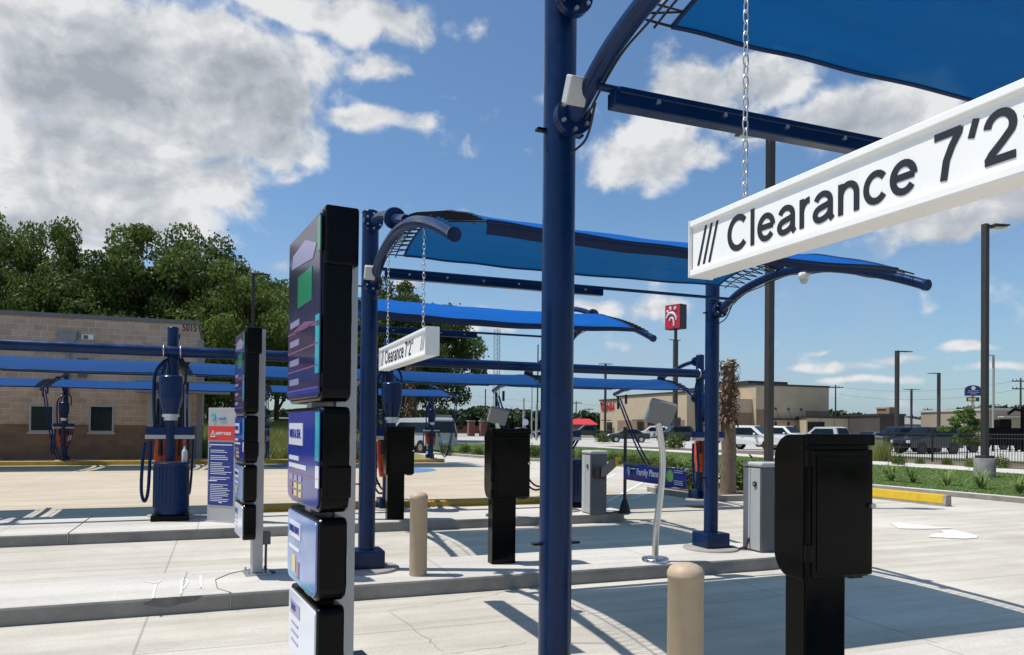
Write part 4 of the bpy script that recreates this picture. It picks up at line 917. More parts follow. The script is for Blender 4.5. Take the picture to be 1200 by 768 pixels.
for i, (a, c, z0, z1) in enumerate(ops):
    fr = MB(); w = .065 if i < 2 else .34
    fr.bb(a, a + w, -.03, .06, z0, z1); fr.bb(c - w, c, -.03, .06, z0, z1); fr.bb(a + w, c - w, -.03, .06, z0, z0 + w * (1 if i < 2 else .4)); fr.bb(a + w, c - w, -.03, .06, z1 - w, z1)
    if i < 2: fr.bb(a - .05, c + .05, -.07, -.031, z0 - .07, z0 + .01)
    f = fr.build('window' if i < 2 else 'service_window', FRAME, t)
    g = MB(); g.bb(a + w, c - w, .02, .045, z0 + w * (1 if i < 2 else .4), z1 - w); g.build('pane', GLASS, f)
b = MB(); a, c = wx(160), wx(269); b.bb(a, c, -.9, -.001, zp(215, 462), zp(215, 448)); b.build('awning', mat('grey awning', (.20, .22, .24), .6, noise=.05), t, .01)
xs_ = wx(78.5); b = MB(); b.prism([(xs_ - .30, zp(78, 390)), (xs_ + .30, zp(78, 390)), (xs_ + .30, zp(78, 397)), (xs_ + .12, zp(78, 404.5)), (xs_ - .12, zp(78, 404.5)), (xs_ - .30, zp(78, 397))], -.24, -.002, 'y'); b.bb(xs_ - .33, xs_ + .33, -.26, -.002, zp(78, 390), zp(78, 388)); cb_ = b.build('conductor_head', mat('weathered grey metal', (.26, .26, .25), .6, noise=.1), t)
b = MB(); b.bb(xs_ - .06, xs_ + .06, -.13, -.002, zz(2.9), zp(78, 404.5)); b.build('downspout', mat('weathered grey metal', (.26, .26, .25)), cb_)
xs_ = wx(101.5); b = MB(); b.bb(xs_ - .20, xs_ + .20, -.16, -.002, zp(101, 398.5), zp(101, 392.5)); lf = b.build('wall_light', WHITE, t, .01); b = MB(); b.bb(xs_ - .14, xs_ + .02, -.17, -.161, zp(101, 398), zp(101, 393.5)); b.build('lens', GREYD, lf)
xs_ = wx(96); b = MB(); b.bb(xs_ - .18, xs_ + .18, -.12, -.002, zp(96, 427), zp(96, 420.5)); b.build('wall_speaker', BLACKM, t); b = MB(); b.bb(xs_ - .16, xs_ + .16, -.12, -.002, zp(96, 442), zp(96, 438)); b.build('wall_box', GREYD, t)
text('lettering', '5015', .44, mat('dark red number', (.10, .012, .02), .5), frame((wx(211.5), -.006, zp(220, 384.5)), (1, 0, 0), (0, 0, 1)), t, .006, extrude=.01, xs=.64)

# ------------------------------------------------------------------ planting
def leaf_mesh(name, pts, size, m, nrm=None, aspect=1.6, parent=None, loc=(0, 0, 0), flat=.35):
    "many separate leaf-sized quads"
    n = len(pts); P = np.asarray(pts, float)
    d = rng.normal(size=(n, 3)); d[:, 2] *= .7
    if nrm is not None: d += np.asarray(nrm) * flat * 3
    d /= np.linalg.norm(d, axis=1)[:, None]
    u = np.cross(d, rng.normal(size=(n, 3))); u /= np.linalg.norm(u, axis=1)[:, None]; w = np.cross(d, u)
    sz = (size * rng.uniform(.6, 1.4, n))[:, None]
    V = np.empty((n, 4, 3)); V[:, 0] = P - u * sz * aspect / 2; V[:, 1] = P + w * sz / 2 + d * sz * .1; V[:, 2] = P + u * sz * aspect / 2; V[:, 3] = P - w * sz / 2 + d * sz * .1
    me = bpy.data.meshes.new(name); me.vertices.add(n * 4); me.vertices.foreach_set('co', V.reshape(-1)); me.loops.add(n * 4); me.loops.foreach_set('vertex_index', np.arange(n * 4, dtype=np.int32))
    me.polygons.add(n); me.polygons.foreach_set('loop_start', np.arange(0, n * 4, 4, dtype=np.int32)); me.polygons.foreach_set('loop_total', np.full(n, 4, dtype=np.int32))
    me.materials.append(m); me.update(calc_edges=True); me.validate()
    o = bpy.data.objects.new(name, me); COL.objects.link(o); o.location = loc
    if parent: o.parent = parent
    return o
def tree_proto(name, H, Rr, n, leaf, m, clumps=46, base=.16, trunk_r=.28, squash=.85, size=None, seed=0):
    global rng
    rng = np.random.default_rng(100 + seed)
    t = thing(name, 'tree', 'tree', (0, 0, -50))
    cz = H * (base + 1) / 2; rz_ = H * (1 - base) / 2
    C = []
    while len(C) < clumps:
        p = rng.uniform(-1, 1, 3); q = np.linalg.norm(p)
        if .35 < q < .95 and p[2] < .80: C.append(p)
    C = np.array(C) * np.array([Rr, Rr, rz_]) * .86
    C[:, :2] *= (1 - .35 * np.clip(C[:, 2:3] / rz_, -.2, 1)); C[:, 2] += cz
    rad = rng.uniform(.09, .20, clumps) * Rr * 1.2
    k = rng.integers(0, clumps, n); dirs = rng.normal(size=(n, 3)); dirs /= np.linalg.norm(dirs, axis=1)[:, None]
    rr = rad[k] * rng.uniform(.35, 1.12, n) ** .6; P = C[k] + dirs * rr[:, None] * np.array([1.15, 1.15, squash])
    far = rng.uniform(0, 1, n) < .07; P[far] += rng.normal(0, .035 * Rr, (int(far.sum()), 3))
    leaf_mesh('crown', P, leaf, m, dirs, parent=t)
    b = MB(); b.tube(curve_pts([(0, 0, 0), (.1, .05, H * .15), (-.08, .1, H * .35), (.05, 0, H * .6), (0, 0, H * .8)], 4), [trunk_r * (1 - .85 * i / 16) * (1.35 if i == 0 else 1) for i in range(17)], 10)
    for i in rng.choice(clumps, min(16, clumps), replace=False):
        c = Vector(C[i]); z0 = max(H * base * .8, c.z * rng.uniform(.35, .6)); s_ = Vector((0, 0, z0)); mid = s_.lerp(c, .5) + Vector((0, 0, .06 * H))
        b.tube(curve_pts([s_, mid, c], 4), [trunk_r * .42 * (1 - .8 * j / 8) for j in range(9)], 6)
    b.build('trunk', TREEB, t); return t
T1 = tree_proto('oak_tree', 15, 6.2, 36000, .155, LEAF, 74, .10, .32, seed=1)
T2 = tree_proto('oak_tree', 13.5, 5.6, 29000, .155, LEAF, 60, .12, .28, seed=2)
T3 = tree_proto('oak_tree', 16, 6.0, 34000, .155, LEAF, 66, .16, .32, squash=.75, seed=3)
TOPZ = {}
for t_ in (T1, T2, T3):
    me_ = [c for c in t_.children if c.name.startswith('crown')][0].data; co_ = np.empty(len(me_.vertices) * 3); me_.vertices.foreach_get('co', co_); TOPZ[t_] = float(np.percentile(co_[2::3], 99.7))
GT = 'oak trees behind the wash office'
used = set()
def place_tree(proto, px, d, top_py, label, rz, z=0., group=GT, wide=.86):
    p = at(px, d, z); h = zat(px, top_py, d) - z; hp = TOPZ[proto]; s = h / hp
    if proto in used: o = dup(proto, p, rz, label)
    else: used.add(proto); o = proto; o.location = p; o.rotation_euler = (0, 0, rz); o['label'] = label
    o.scale = (s * wide, s * wide, s); o['group'] = group; return o
place_tree(T1, -30, 62, 250, 'oak at the left picture edge above the office roof', .3)
place_tree(T3, 35, 58, 258, 'tall oak with a feathery top near the left edge', 1.1, wide=.62)
place_tree(T2, 98, 56, 303, 'lower oak dipping behind the middle of the office roof', 2.0)
place_tree(T1, 146, 66, 298, 'broad oak behind the dip in the row', 3.7, wide=.8)
place_tree(T3, 195, 60, 272, 'highest oak of the row right behind the brick office', 4.4, wide=.85)
place_tree(T1, 245, 63, 284, 'dense oak above the house number', 5.2, wide=.95)
place_tree(T2, 275, 57, 315, 'oak in front of the row at the lamp pole', .9)
place_tree(T3, 325, 72, 325, 'oak right of the lamp pole beside the menu board', 2.6)
place_tree(T2, 365, 80, 335, 'oak hidden behind the near menu board', 3.3)
place_tree(T1, 452, 74, 330, 'oak showing above the small clearance beam', 1.9, wide=.85)
place_tree(T2, 505, 78, 348, 'oak right of the small clearance beam', 5.6, wide=.9)
place_tree(T3, 420, 90, 355, 'oak low behind the middle canopy post', 4.9)
# young cypress at the lot's right edge
T4 = tree_proto('young_cypress', 5.2, 2.1, 8500, .11, LEAF2, 46, .10, .07, squash=.5, seed=4)
T4['label'] = 'young light green cypress by the black fence'; T4.location = gp(1133, 536, .1); T4.location.z = .05
dd = (T4.location - Vector((0, 0, EYE))).dot(FWD); s = (zat(1133, 470, dd) - .05) / 5.2; T4.scale = (s * 1.1, s * 1.1, s)

# shrubs, lilies
def shrub_proto(name, n, leaf, m, r, h, seed):
    global rng
    rng = np.random.default_rng(200 + seed); t = thing(name, 'x', 'shrub', (0, 0, -50))
    d = rng.normal(size=(n, 3)); d /= np.linalg.norm(d, axis=1)[:, None]; d[:, 2] = np.abs(d[:, 2]); q = rng.uniform(.45, 1.05, n)[:, None]; lump = 1 + .22 * np.sin(d[:, :1] * 5 + seed) * np.cos(d[:, 1:2] * 6)
    leaf_mesh('foliage', d * q * lump * np.array([r, r, h]) + np.array([0, 0, .05]), leaf, m, d, parent=t)
    b = MB()
    for k in range(5): a = k * 1.3; b.tube([(0, 0, 0), (r * .3 * math.cos(a), r * .3 * math.sin(a), h * .6)], [.014, .006], 6)
    b.build('stem', TREEB, t); return t
def lily_proto(seed):
    global rng
    rng = np.random.default_rng(300 + seed); t = thing('strap_lily', 'x', 'plant', (0, 0, -50)); b = MB()
    for k in range(44):
        a = rng.uniform(0, 6.28); L_ = rng.uniform(.28, .52); up = rng.uniform(.35, .9); w = rng.uniform(.012, .02); c, s_ = math.cos(a), math.sin(a); vs = []
        for i in range(6):
            u = i / 5; r_ = .03 + L_ * u * (.35 + .5 * u); z = L_ * up * math.sin(u * 2.4) ; ww = w * (1 - u) ** .6 + .001
            vs += [(c * r_ - s_ * ww, s_ * r_ + c * ww, z), (c * r_ + s_ * ww, s_ * r_ - c * ww, z)]
        b.add(vs, [(2 * i, 2 * i + 1, 2 * i + 3, 2 * i + 2) for i in range(5)])
    b.build('leaf_clump', LILYL, t, fix=False)
    b = MB(); b.lathe([(.05, 0), (.035, .06)], n=8); b.build('crown_base', LILYL, t); return t
LP = [lily_proto(k) for k in range(3)]; spots = []
for px, py in ((1195, 578), (1150, 573), (1110, 569), (1070, 566), (1045, 564), (1040, 560)): spots.append(gp(px, py, .1))
wordy = ['strap lily nearest the right picture edge along the lawn kerb', 'bluish strap lily second from the right edge along the kerb', 'strap lily third from the right edge above the kerb end', 'strap lily beside the yellow kerb, fourth from the right edge', 'strap lily partly behind the big kiosk, fifth from the right edge', 'strap lily farthest along the kerb before the kiosk hides it']
for i, p in enumerate(spots):
    s = 1.25 + .15 * math.sin(i * 2.1)
    if i < 3: o = LP[i]; o.location = p; o['label'] = wordy[i]; o.scale = (s,) * 3
    else: o = dup(LP[i % 3], p, i * 1.1, wordy[i], s)
    o['group'] = 'strap lilies along the lawn kerb'
for i in range(11):
    y = 16.6 + i * .95; x = 16.95 - (y - 12) * .075 + .30
    o = dup(LP[i % 3], (x, y, .1), i * 1.7, 'strap lily in the run along the lawn kerb behind the big kiosk and canopy post', 1.0 + .2 * math.sin(i * 1.7)); o['group'] = 'strap lilies along the far kerb'
SP = [shrub_proto('shrub', 900, .055, SHRUBL, .48, .62, k) for k in range(3)]
for o in SP: o['category'] = 'shrub'
k = 0
def put_shrub(p, label, group, s=1.):
    global k
    if k < 3: o = SP[k]; o.location = p; o['label'] = label; o.scale = (s,) * 3
    else: o = dup(SP[k % 3], p, k * 1.37, label, s)
    o['group'] = group; k += 1
for px, py, s, lb in ((812, 573, 1.0, 'low yellowish shrub left of the right canopy post'), (824, 571, .95, 'low yellowish shrub right behind the canopy post'), (868, 574, 1.05, 'low shrub just right of the cut palm'), (879, 571, 1.0, 'low shrub beside the concrete lamp base')):
    put_shrub(gp(px, py, .14), lb, 'shrubs round the cut palm', s)
for i, (px, py) in enumerate([(640, 534), (655, 536), (668, 537), (682, 537.5), (694, 538), (706, 539.5), (718, 540.5), (730, 541.5), (742, 543), (753, 544.5), (764, 546), (775, 547), (786, 548)]):
    put_shrub(gp(px, py, .1), 'low shrub in the hedge row at the near edge of the lawn', 'hedge row at the lawn edge', .62)
for i, (px, py, s, lb) in enumerate([(443, 535, 1.2, 'shrub behind the farthest kiosk near the grey van'), (523, 532, 1.3, 'shrub at the lawn edge right of the far vacuum station'), (545, 531, 1.2, 'shrub at the lawn edge left of the second kiosk'), (560, 533, 1.1, 'shrub touching the left side of the second kiosk'), (626, 536, 1.4, 'shrub just left of the tall front post')]):
    put_shrub(gp(px, py, .1), lb, 'shrubs at the lawn edge', s * .62)
for px, py, s, lb in ((702, 514, 1.7, 'dark shrub in the far car park left of the sedan'), (722 - 15, 519, 1.6, 'flowering shrub in the far car park beside the sedan'), (790, 526, 1.7, 'large dark shrub in the car park left of the canopy post'), (1053, 545, .7, 'tall shrub in the mulch left of the fence'), (1078, 544, .45, 'small shrub in the mulch under the dark vehicles'), (1110, 545, .5, 'shrub in the mulch left of the concrete lamp base'), (1172, 549, .8, 'shrub in the mulch right of the concrete lamp base'), (1139, 548, .6, 'shrub behind the concrete lamp base')):
    put_shrub(gp(px, py, .1), lb, 'scattered shrubs', s)
# ornamental grass beside the stone pier
global_r = np.random.default_rng(55)
def blades(name, n, fn, h0, h1, w, m, seed, lean=.35):
    r = np.random.default_rng(seed); P = fn(r, n); n = len(P); a = r.uniform(0, 6.28, n); h = r.uniform(h0, h1, n); l = r.normal(0, lean, (n, 2)) * h[:, None]
    V = np.empty((n, 3, 3)); c = np.stack([np.cos(a), np.sin(a)], 1) * (w * r.uniform(.6, 1.4, n))[:, None]
    V[:, 0, :2] = P[:, :2] - c; V[:, 1, :2] = P[:, :2] + c; V[:, 0, 2] = V[:, 1, 2] = P[:, 2]; V[:, 2, :2] = P[:, :2] + l; V[:, 2, 2] = P[:, 2] + h
    me = bpy.data.meshes.new(name); me.vertices.add(n * 3); me.vertices.foreach_set('co', V.reshape(-1)); me.loops.add(n * 3); me.loops.foreach_set('vertex_index', np.arange(n * 3, dtype=np.int32)); me.polygons.add(n)
    me.polygons.foreach_set('loop_start', np.arange(0, n * 3, 3, dtype=np.int32)); me.polygons.foreach_set('loop_total', np.full(n, 3, dtype=np.int32)); me.materials.append(m); me.update(calc_edges=True); me.validate()
    o = bpy.data.objects.new(name, me); COL.objects.link(o); return o
def lawn_pts(r, n):
    y = 9 + 47 * r.uniform(0, 1, n) ** 1.3
    e = np.interp(y, [-30, 12, 20, 27, 30.5, 33.5, 40, 46, 60], [17.3, 17.0, 16.4, 15.6, 14.4, 12.9, 11.3, 11, 11]); f = np.interp(y, [-30, 24, 42, 50, 64], [26.3, 26.6, 26.5, 26, 21])
    return np.stack([e + (f - e) * r.uniform(0, 1, n), y, np.full(n, .095)], 1)
o = blades('lawn_grass', 60000, lawn_pts, .025, .06, .012, GRASSL, 1); o['kind'] = 'stuff'
def field_pts(r, n):
    x = r.uniform(-3.2, 8.5, n); y = 36 + 40 * r.uniform(0, 1, n) ** 1.6; ok = (x > -1.0) | (y > 51); x, y = x[ok], y[ok]; t_ = np.clip((y - 35) / 36, 0, 1); return np.stack([x, y, -.05 + 1.25 * t_ * t_ * (3 - 2 * t_)], 1)
o = blades('tall_grass', 26000, field_pts, .35, .95, .03, TALLG, 2); o['kind'] = 'stuff'
pc = gp(1028, 540, .1)
o = blades('ornamental_grass', 700, lambda r, n: np.stack([pc.x - .3 + r.normal(0, .22, n), pc.y - .5 + r.normal(0, .22, n), np.full(n, .1)], 1), .5, 1.25, .012, TALLG, 3, .22); tag(o, 'tuft of tall pale grass against the stone pier', 'plant')

# palms
def palm(loc, label, H, r, seed, head=None):
    q = np.random.default_rng(seed); t = thing('cut_palm', label, 'palm', loc, 0, 'palms with cut fronds')
    b = MB(); hs = head if head else H * .45; b.tube([(0, 0, 0), (.02, 0, H * .3), (0, .02, H * .6), (.01, 0, H * .97)], [r * 1.08, r, r * .97, r * .75], 16); b.build('trunk', PALMT, t)
    b = MB()
    for z in np.arange(hs, H, .045 * H / 3.3):
        u = (z - hs) / (H - hs)
        for k_ in range(12):
            a = q.uniform(0, 6.28); L_ = q.uniform(.06, .155) * r / .15 * (1.05 - .3 * u); dr = q.uniform(-1.1, .35); w = q.uniform(.022, .05) * r / .15; c, s_ = math.cos(a), math.sin(a)
            p0_ = Vector((c * r * .93, s_ * r * .93, z)); p1_ = p0_ + Vector((c * L_ * .6, s_ * L_ * .6, L_ * (.3 + dr * .3))); p2_ = p1_ + Vector((c * L_ * .4, s_ * L_ * .4, L_ * dr)); n_ = Vector((-s_, c, 0)) * w
            b.add([p0_ - n_, p0_ + n_, p1_ + n_ * .8, p2_, p1_ - n_ * .8], [(0, 1, 2, 4), (4, 2, 3)])
    b.build('dry_frond_bases', PALMD, t, fix=False); return t
p = gp(853, 578, .145); d_ = (p - Vector((0, 0, EYE))).dot(FWD)
pm = palm(p, 'cut palm with shaggy dry frond bases right of the canopy post', zat(853, 421, d_) - .145, .165, 5, head=1.55)
t = thing('pipe_bollard', 'short navy pipe stub standing just left of the cut palm', 'bollard', gp(849.5, 577.5, .13))
b = MB(); b.cyl((0, 0, 0), (0, 0, .76), .075, n=20); b.build('pipe', BLUE, t); b = MB(); b.lathe([(.079, .75), (.07, .785), (.01, .795)], n=20); b.build('cap', BLUE, t)
pm2 = palm(at(482, 60), 'slim far palm showing between the small clearance beam and far kiosk', zat(482, 425, 60), .36, 6, head=2.2)

# ------------------------------------------------------------------ lamps, poles, pylons
def lamp(px, top_py, d, label, side=1, heads=1, r=.075, pier=None, base_z=0., m=None, hl=.62):
    m = m or BRONZE; p = at(px, d, base_z); h = zat(px, top_py, d) - base_z
    t = thing('lot_lamp', label, 'lamp post', p, 0, 'parking lot lamps'); z0 = .0
    if pier:
        pr, ph = pier; b = MB(); b.lathe([(pr, -.1), (pr, ph - .02), (pr - .02, ph), (.02, ph + .001)], n=32); b.build('concrete_pier', CONCD if px > 1000 else CONCB, t); z0 = ph
        b = MB(); b.bb(-.2, .2, -.2, .2, z0 + .002, z0 + .09); b.build('base_cover', m, t, .01)
    b = MB(); b.bb(-r, r, -r, r, z0, h); b.build('pole', m, t)
    for k in range(heads):
        s = side * (1 if k == 0 else -1); dx, dy = s * _r0.x, s * _r0.y
        M_ = Matrix(((dx, -dy, 0, 0), (dy, dx, 0, 0), (0, 0, 1, h)))
        M_ = Matrix(((dx, -dy, 0, 0), (dy, dx, 0, 0), (0, 0, 1, h), (0, 0, 0, 1)))
        b = MB(); b.bb(r, r + .12, -.04, .04, -.10, -.03, M=M_); b.build('arm', m, t)
        b = MB(); b.prism([(r + .12, -.10), (r + .12, -.02), (r + hl, -.05), (r + hl, -.085)], -.19, .19, 'y', M=M_); hd = b.build('lamp_head', m, t)
        b = MB(); b.bb(r + .18, r + hl - .06, -.15, .15, -.115, -.108, M=M_ @ Matrix.Rotation(R(1.5), 4, 'Y')); b.build('lens', mat('lamp lens', (.62, .58, .48), .3), hd)
    return t
lamp(901, 150, 15.3, 'lamp pole behind the big clearance beam, standing on a pale concrete pier', -1, pier=(.30, .72), r=.068)
lamp(1154, 262, 24.6, 'tall lamp pole near the right edge on a round concrete pier', 1, pier=(.32, .72), r=.085)
lamp(1051, 411, 62, 'dark lamp pole with one head right of the big kiosk', 1, r=.13, hl=1.1)
lamp(1068, 456, 105, 'short far lamp pole with two heads', 1, 2, r=.11, hl=1.1)
lamp(1100, 437, 82, 'dark lamp pole whose single head points left', -1, r=.13, hl=1.1)
lamp(1164, 416, 92, 'pale lamp pole just right of the pier lamp', -1, r=.10, m=mat('weathered grey metal', (.26, .26, .25)), hl=.7)
lamp(709, 426, 96, 'far lamp pole in front of the restaurant', 1, 2, r=.12, hl=.8)
lamp(294.5, 320, 44, 'lamp pole among the oaks left of the menu boards', 1, r=.09, hl=.8)
def plain_pole(name, px, top, d, r, label, cat, m):
    t = thing(name, label, cat, at(px, d)); h = zat(px, top, d)
    b = MB(); b.cyl((0, 0, 0), (0, 0, h), r, r * .7, n=10); b.build('pole', m, t); b = MB(); b.lathe([(r * 1.1, h), (r * .8, h + r)], n=10); b.build('cap', m, t); return t
LG = mat('pale grey pole', (.34, .35, .36), .5)
plain_pole('flagpole', 628.6, 474, 88, .14, 'pale bare pole right of the second kiosk', 'pole', LG)
plain_pole('flagpole', 623, 452, 95, .10, 'thin grey pole left of the tall front post', 'pole', LG)
plain_pole('vent_stack', 613.5, 468, 150, .22, 'short stack rising over the far treeline', 'stack', LG)
plain_pole('radio_mast', 629.6, 405, 300, .35, 'thin mast against the sky left of the front post', 'mast', BRONZE)
plain_pole('bare_pole', 568.5, 457, 85, .09, 'thin dark pole left of the reader head', 'pole', BRONZE)
# lattice tower
t = thing('lattice_tower', 'lattice radio tower against the clouds behind the canopies', 'tower', at(581.5, 250)); h = zat(581, 385, 250); b = MB(); w = 1.15; n = 22
for i in range(3):
    a = R(120 * i + 15); b.cyl((w * math.cos(a), w * math.sin(a), 0), (w * math.cos(a), w * math.sin(a), h), .10, n=5)
b.each('leg', LG, t); b = MB()
for k_ in range(n):
    for i in range(3):
        a, c = R(120 * i + 15), R(120 * (i + 1) + 15); z0, z1 = h * k_ / n, h * (k_ + 1) / n
        b.cyl((w * math.cos(a), w * math.sin(a), z0), (w * math.cos(c), w * math.sin(c), z1), .05, n=4); b.cyl((w * math.cos(c), w * math.sin(c), z0), (w * math.cos(a), w * math.sin(a), z1), .05, n=4)
b.build('bracing', LG, t)
# utility poles and wires
WOOD = mat('creosote pole', (.06, .05, .042), .9)
def upole(px, top, d, label, arms=1):
    t = thing('utility_pole', label, 'utility pole', at(px, d), 0, 'utility poles'); h = zat(px, top, d)
    b = MB(); b.cyl((0, 0, 0), (0, 0, h), .17, .11, n=10); b.build('pole', WOOD, t)
    for k_ in range(arms):
        b = MB(); M_ = Matrix.Rotation(-YAW, 4, 'Z'); b.bb(-1.25, 1.25, -.06, .06, h - .55 - 1.1 * k_, h - .40 - 1.1 * k_, M=M_)
        for x in (-1.15, -.6, .6, 1.15): b.cyl(M_ @ Vector((x, 0, h - .4 - 1.1 * k_)), M_ @ Vector((x, 0, h - .18 - 1.1 * k_)), .05, n=6)
        b.build('crossarm', WOOD, t)
    return h
hA = upole(979, 451, 128, 'utility pole rising behind the low tan building'); hB = upole(1196, 443, 108, 'utility pole with two crossarms at the right edge', 2)
upole(1087, 478, 190, 'small far utility pole left of the single-head lamp'); upole(690, 478, 210, 'far utility pole left of the restaurant'); upole(675, 470, 170, 'far utility pole right of the front post'); upole(1113, 481, 230, 'tiny far utility pole right of the lamp pointing left')
def wire(a, c, sag, label):
    P = [a.lerp(c, k_ / 24) - Vector((0, 0, sag * 4 * (k_ / 24) * (1 - k_ / 24))) for k_ in range(25)]; b = MB(); b.tube(P, .022, 4); tag(b.build('overhead_wire', BLACKM), label, 'wire', 'overhead wires')
a = at(979, 128, hA - .3); c = at(1196, 108, hB - .3); e = at(560, 215, 13.5)
wire(a, c, 1.2, 'overhead wire between the two utility poles on the right'); wire(a + Vector((0, 0, -1.2)), c + Vector((0, 0, -1.3)), 1.3, 'lower overhead wire between the right utility poles')
wire(at(430, 240, 17), at(675, 170, zat(675, 473, 170)), 1.5, 'overhead wire crossing behind the far canopy'); wire(at(430, 240, 14.5), at(690, 210, zat(690, 481, 210)), 1.5, 'lower overhead wire crossing behind the far canopy')
wire(at(675, 170, zat(675, 473, 170)), a, 2.0, 'overhead wire running behind the restaurant'); wire(c, at(1420, 90, 12), 1, 'overhead wire leaving the right edge')

# pylon signs
t = thing('pylon_sign', 'tall red square pylon sign with white emblem above the canopy row', 'sign', at(791, 112)); d_ = 112; z0, z1 = zat(791, 386, d_), zat(791, 357.5, d_); hw = 1.42
b = MB(); b.bb(-.30, .30, -.25, .25, 0, zat(791, 399, d_)); b.bb(-.17, .17, -.17, .17, zat(791, 399, d_), z0); b.build('pole', BRONZE, t)
b = MB(); b.bb(-1.1, .85, -.04, .04, zat(791, 399, d_), zat(791, 399, d_) + .12); b.build('bracket', BRONZE, t)
Ms = Matrix.Rotation(R(-71), 4, 'Z')
b = MB(); b.bb(-hw, hw, -.75, .75, z0, z1, M=Ms); cbx = b.build('sign_box', mat('sign box black', (.012, .012, .014), .4), t)
b = MB(); b.bb(-hw + .08, hw - .08, -.80, -.755, z0 + .08, z1 - .08, M=Ms); b.build('sign_face', mat('sign face red', (.45, .012, .03), .35), cbx)
Mf = Ms @ frame((0, -.815, (z0 + z1) / 2), (1, 0, 0), (0, 0, 1)); b = MB()
arc = [Vector((.95 * math.cos(a) - .25, 1.25 * math.sin(a) - .65, 0)) for a in np.linspace(.05, 2.75, 14)]
b.tube(arc, [.09 + .13 * math.sin(math.pi * i / 13) for i in range(14)], 6, M=Mf)
arc = [Vector((.42 * math.cos(a) - .15, 1.0 * math.sin(a) - 1.1, 0)) for a in np.linspace(-.3, 2.6, 10)]; b.tube(arc, .14, 6, M=Mf)
b.tube([(.45, .2, 0), (1.0, -.12, 0), (.6, -.35, 0)], [.10, .02, .08], 5, M=Mf)
for x, y, dx, dy in ((-.75, .65, -.22, .35), (-.28, .95, -.12, .6), (.4, .98, .22, .5)): b.tube([(x, y, 0), (x + dx * .5, y + dy * .5, 0), (x + dx, y + dy, 0)], [.10, .24, .12], 8, M=Mf)
b.build('emblem', PALE, cbx)
t = thing('motel_sign', 'dark blue arched pylon sign above the young cypress', 'sign', at(1140, 128)); d_ = 128; zb, zt = zat(1140, 464, d_), zat(1140, 451.5, d_)
Mr = Matrix.Rotation(-YAW - R(12), 4, 'Z')
b = MB(); b.bb(-.16, .16, -.16, .16, 0, zb, M=Mr); b.build('pole', LG, t)
b = MB(); pts = [(-1.25, zb), (1.25, zb), (1.25, zb + 1.0)] + [(1.25 * math.cos(a), zb + 1.0 + .82 * math.sin(a)) for a in np.linspace(.35, math.pi - .35, 9)] + [(-1.25, zb + 1.0)]
b.prism(pts, -.2, .2, 'y', M=Mr); sb = b.build('sign_box', mat('motel navy', (.01, .018, .09), .4), t)
b = MB(); b.lathe([(.33, -.02), (.33, .02)], n=18, M=Mr @ frame((0, -.21, zb + 1.33), (1, 0, 0), (0, 0, 1))); b.build('emblem', PALE, sb)
b = MB()
for z, w in ((.78, .8), (.50, .95), (.24, .5)): b.bb(-w, w, -.215, -.203, zb + z, zb + z + .14, M=Mr)
b.build('print_line', GRAYT, sb)
b = MB(); b.bb(-.95, .95, -.18, .18, zb - .95, zb - .25, M=Mr); s2 = b.build('reader_board', BRONZE, t); b = MB(); b.bb(-.8, -.15, -.20, -.182, zb - .82, zb - .4, M=Mr); b.bb(.0, .4, -.20, -.182, zb - .82, zb - .4, M=Mr); b.each('price_panel', YEL, s2)

# ------------------------------------------------------------------ buildings across the lot
STUC = mat('beige stucco', (.46, .37, .25), .9, noise=.07, nscale=.6); STUC2 = mat('brown stucco', (.23, .155, .10), .9, noise=.08, nscale=.6); STUC3 = mat('light stucco', (.52, .44, .33), .9, noise=.05, nscale=.6)
X0, Y0 = 66.7, 97.5
t = thing('restaurant', 'beige flat roofed restaurant with brown panels and red script on its side', 'building', (X0, Y0, 0))
# near tower block at the corner, long side wing along +y, front wing along +x
b = MB(); b.bb(0, 9, 0, 22, 0, 7.1); b.bb(.4, 9, 22.01, 29, 0, 6.6); b.bb(2.0, 7.4, -1.2, -.01, 0, 6.4); b.bb(7.4, 12.6, .3, 9.99, 0, 6.4); b.bb(12.6, 27.5, -.6, 20, 0, 8.6); b.build('wall', STUC, t)
b = MB(); b.bb(-.15, 9.15, -.15, 22.1, 7.103, 7.38); b.bb(.2, 9.1, 22.12, 29.2, 6.603, 6.9); b.bb(12.45, 27.65, -.75, 20.2, 8.603, 8.9); b.bb(13.2, 21.2, 2, 14, 8.905, 9.5); b.build('roof_edge', BRONZE, t)
b = MB(); b.bb(-.06, -.003, .6, 21.5, 0, 2.9); b.bb(12.7, 15.6, -.68, -.603, 0, 4.7); b.bb(22.6, 27.4, -.68, -.603, 0, 4.7); b.bb(7.4, 12.5, .24, .297, 0, 4.2); b.each('brown_panel', STUC2, t)
for y in (3.0, 10.2, 13.6):
    b = MB(); b.bb(-.14, -.07, y - .75, y + .75, .1, 2.7); f = b.build('door' if y > 5 else 'window', BRONZE, t); b = MB(); b.bb(-.17, -.143, y - .6, y + .6, .25, 2.5); b.build('pane', GLASS, f)
b = MB(); b.bb(-.17, -.08, 1.6, 4.6, 2.0, 3.3); f = b.build('window', BRONZE, t); b = MB(); b.bb(-.20, -.173, 1.8, 4.4, 2.1, 3.0); b.build('pane', GLASS, f)
for y in (10.2, 13.6, 25): b = MB(); b.bb(-.9, -.2, y - 1.3, y + 1.3, 2.85, 3.0); b.build('canopy_shelf', BRONZE, t)
b = MB(); b.bb(.30, .36, 24.3, 26.3, .1, 2.6); f = b.build('door', BRONZE, t); b = MB(); b.bb(.25, .297, 24.5, 26.1, .2, 2.4); b.build('pane', GLASS, f)
REDL = mat('red channel letters', (.50, .015, .02), .35)
text('lettering', 'Chick-fil-A', 1.9, REDL, frame((.30, 28.6, 5.4), (0, -1, 0), (0, 0, 1)), t, .05, extrude=.06, shear=.25, xs=.62)
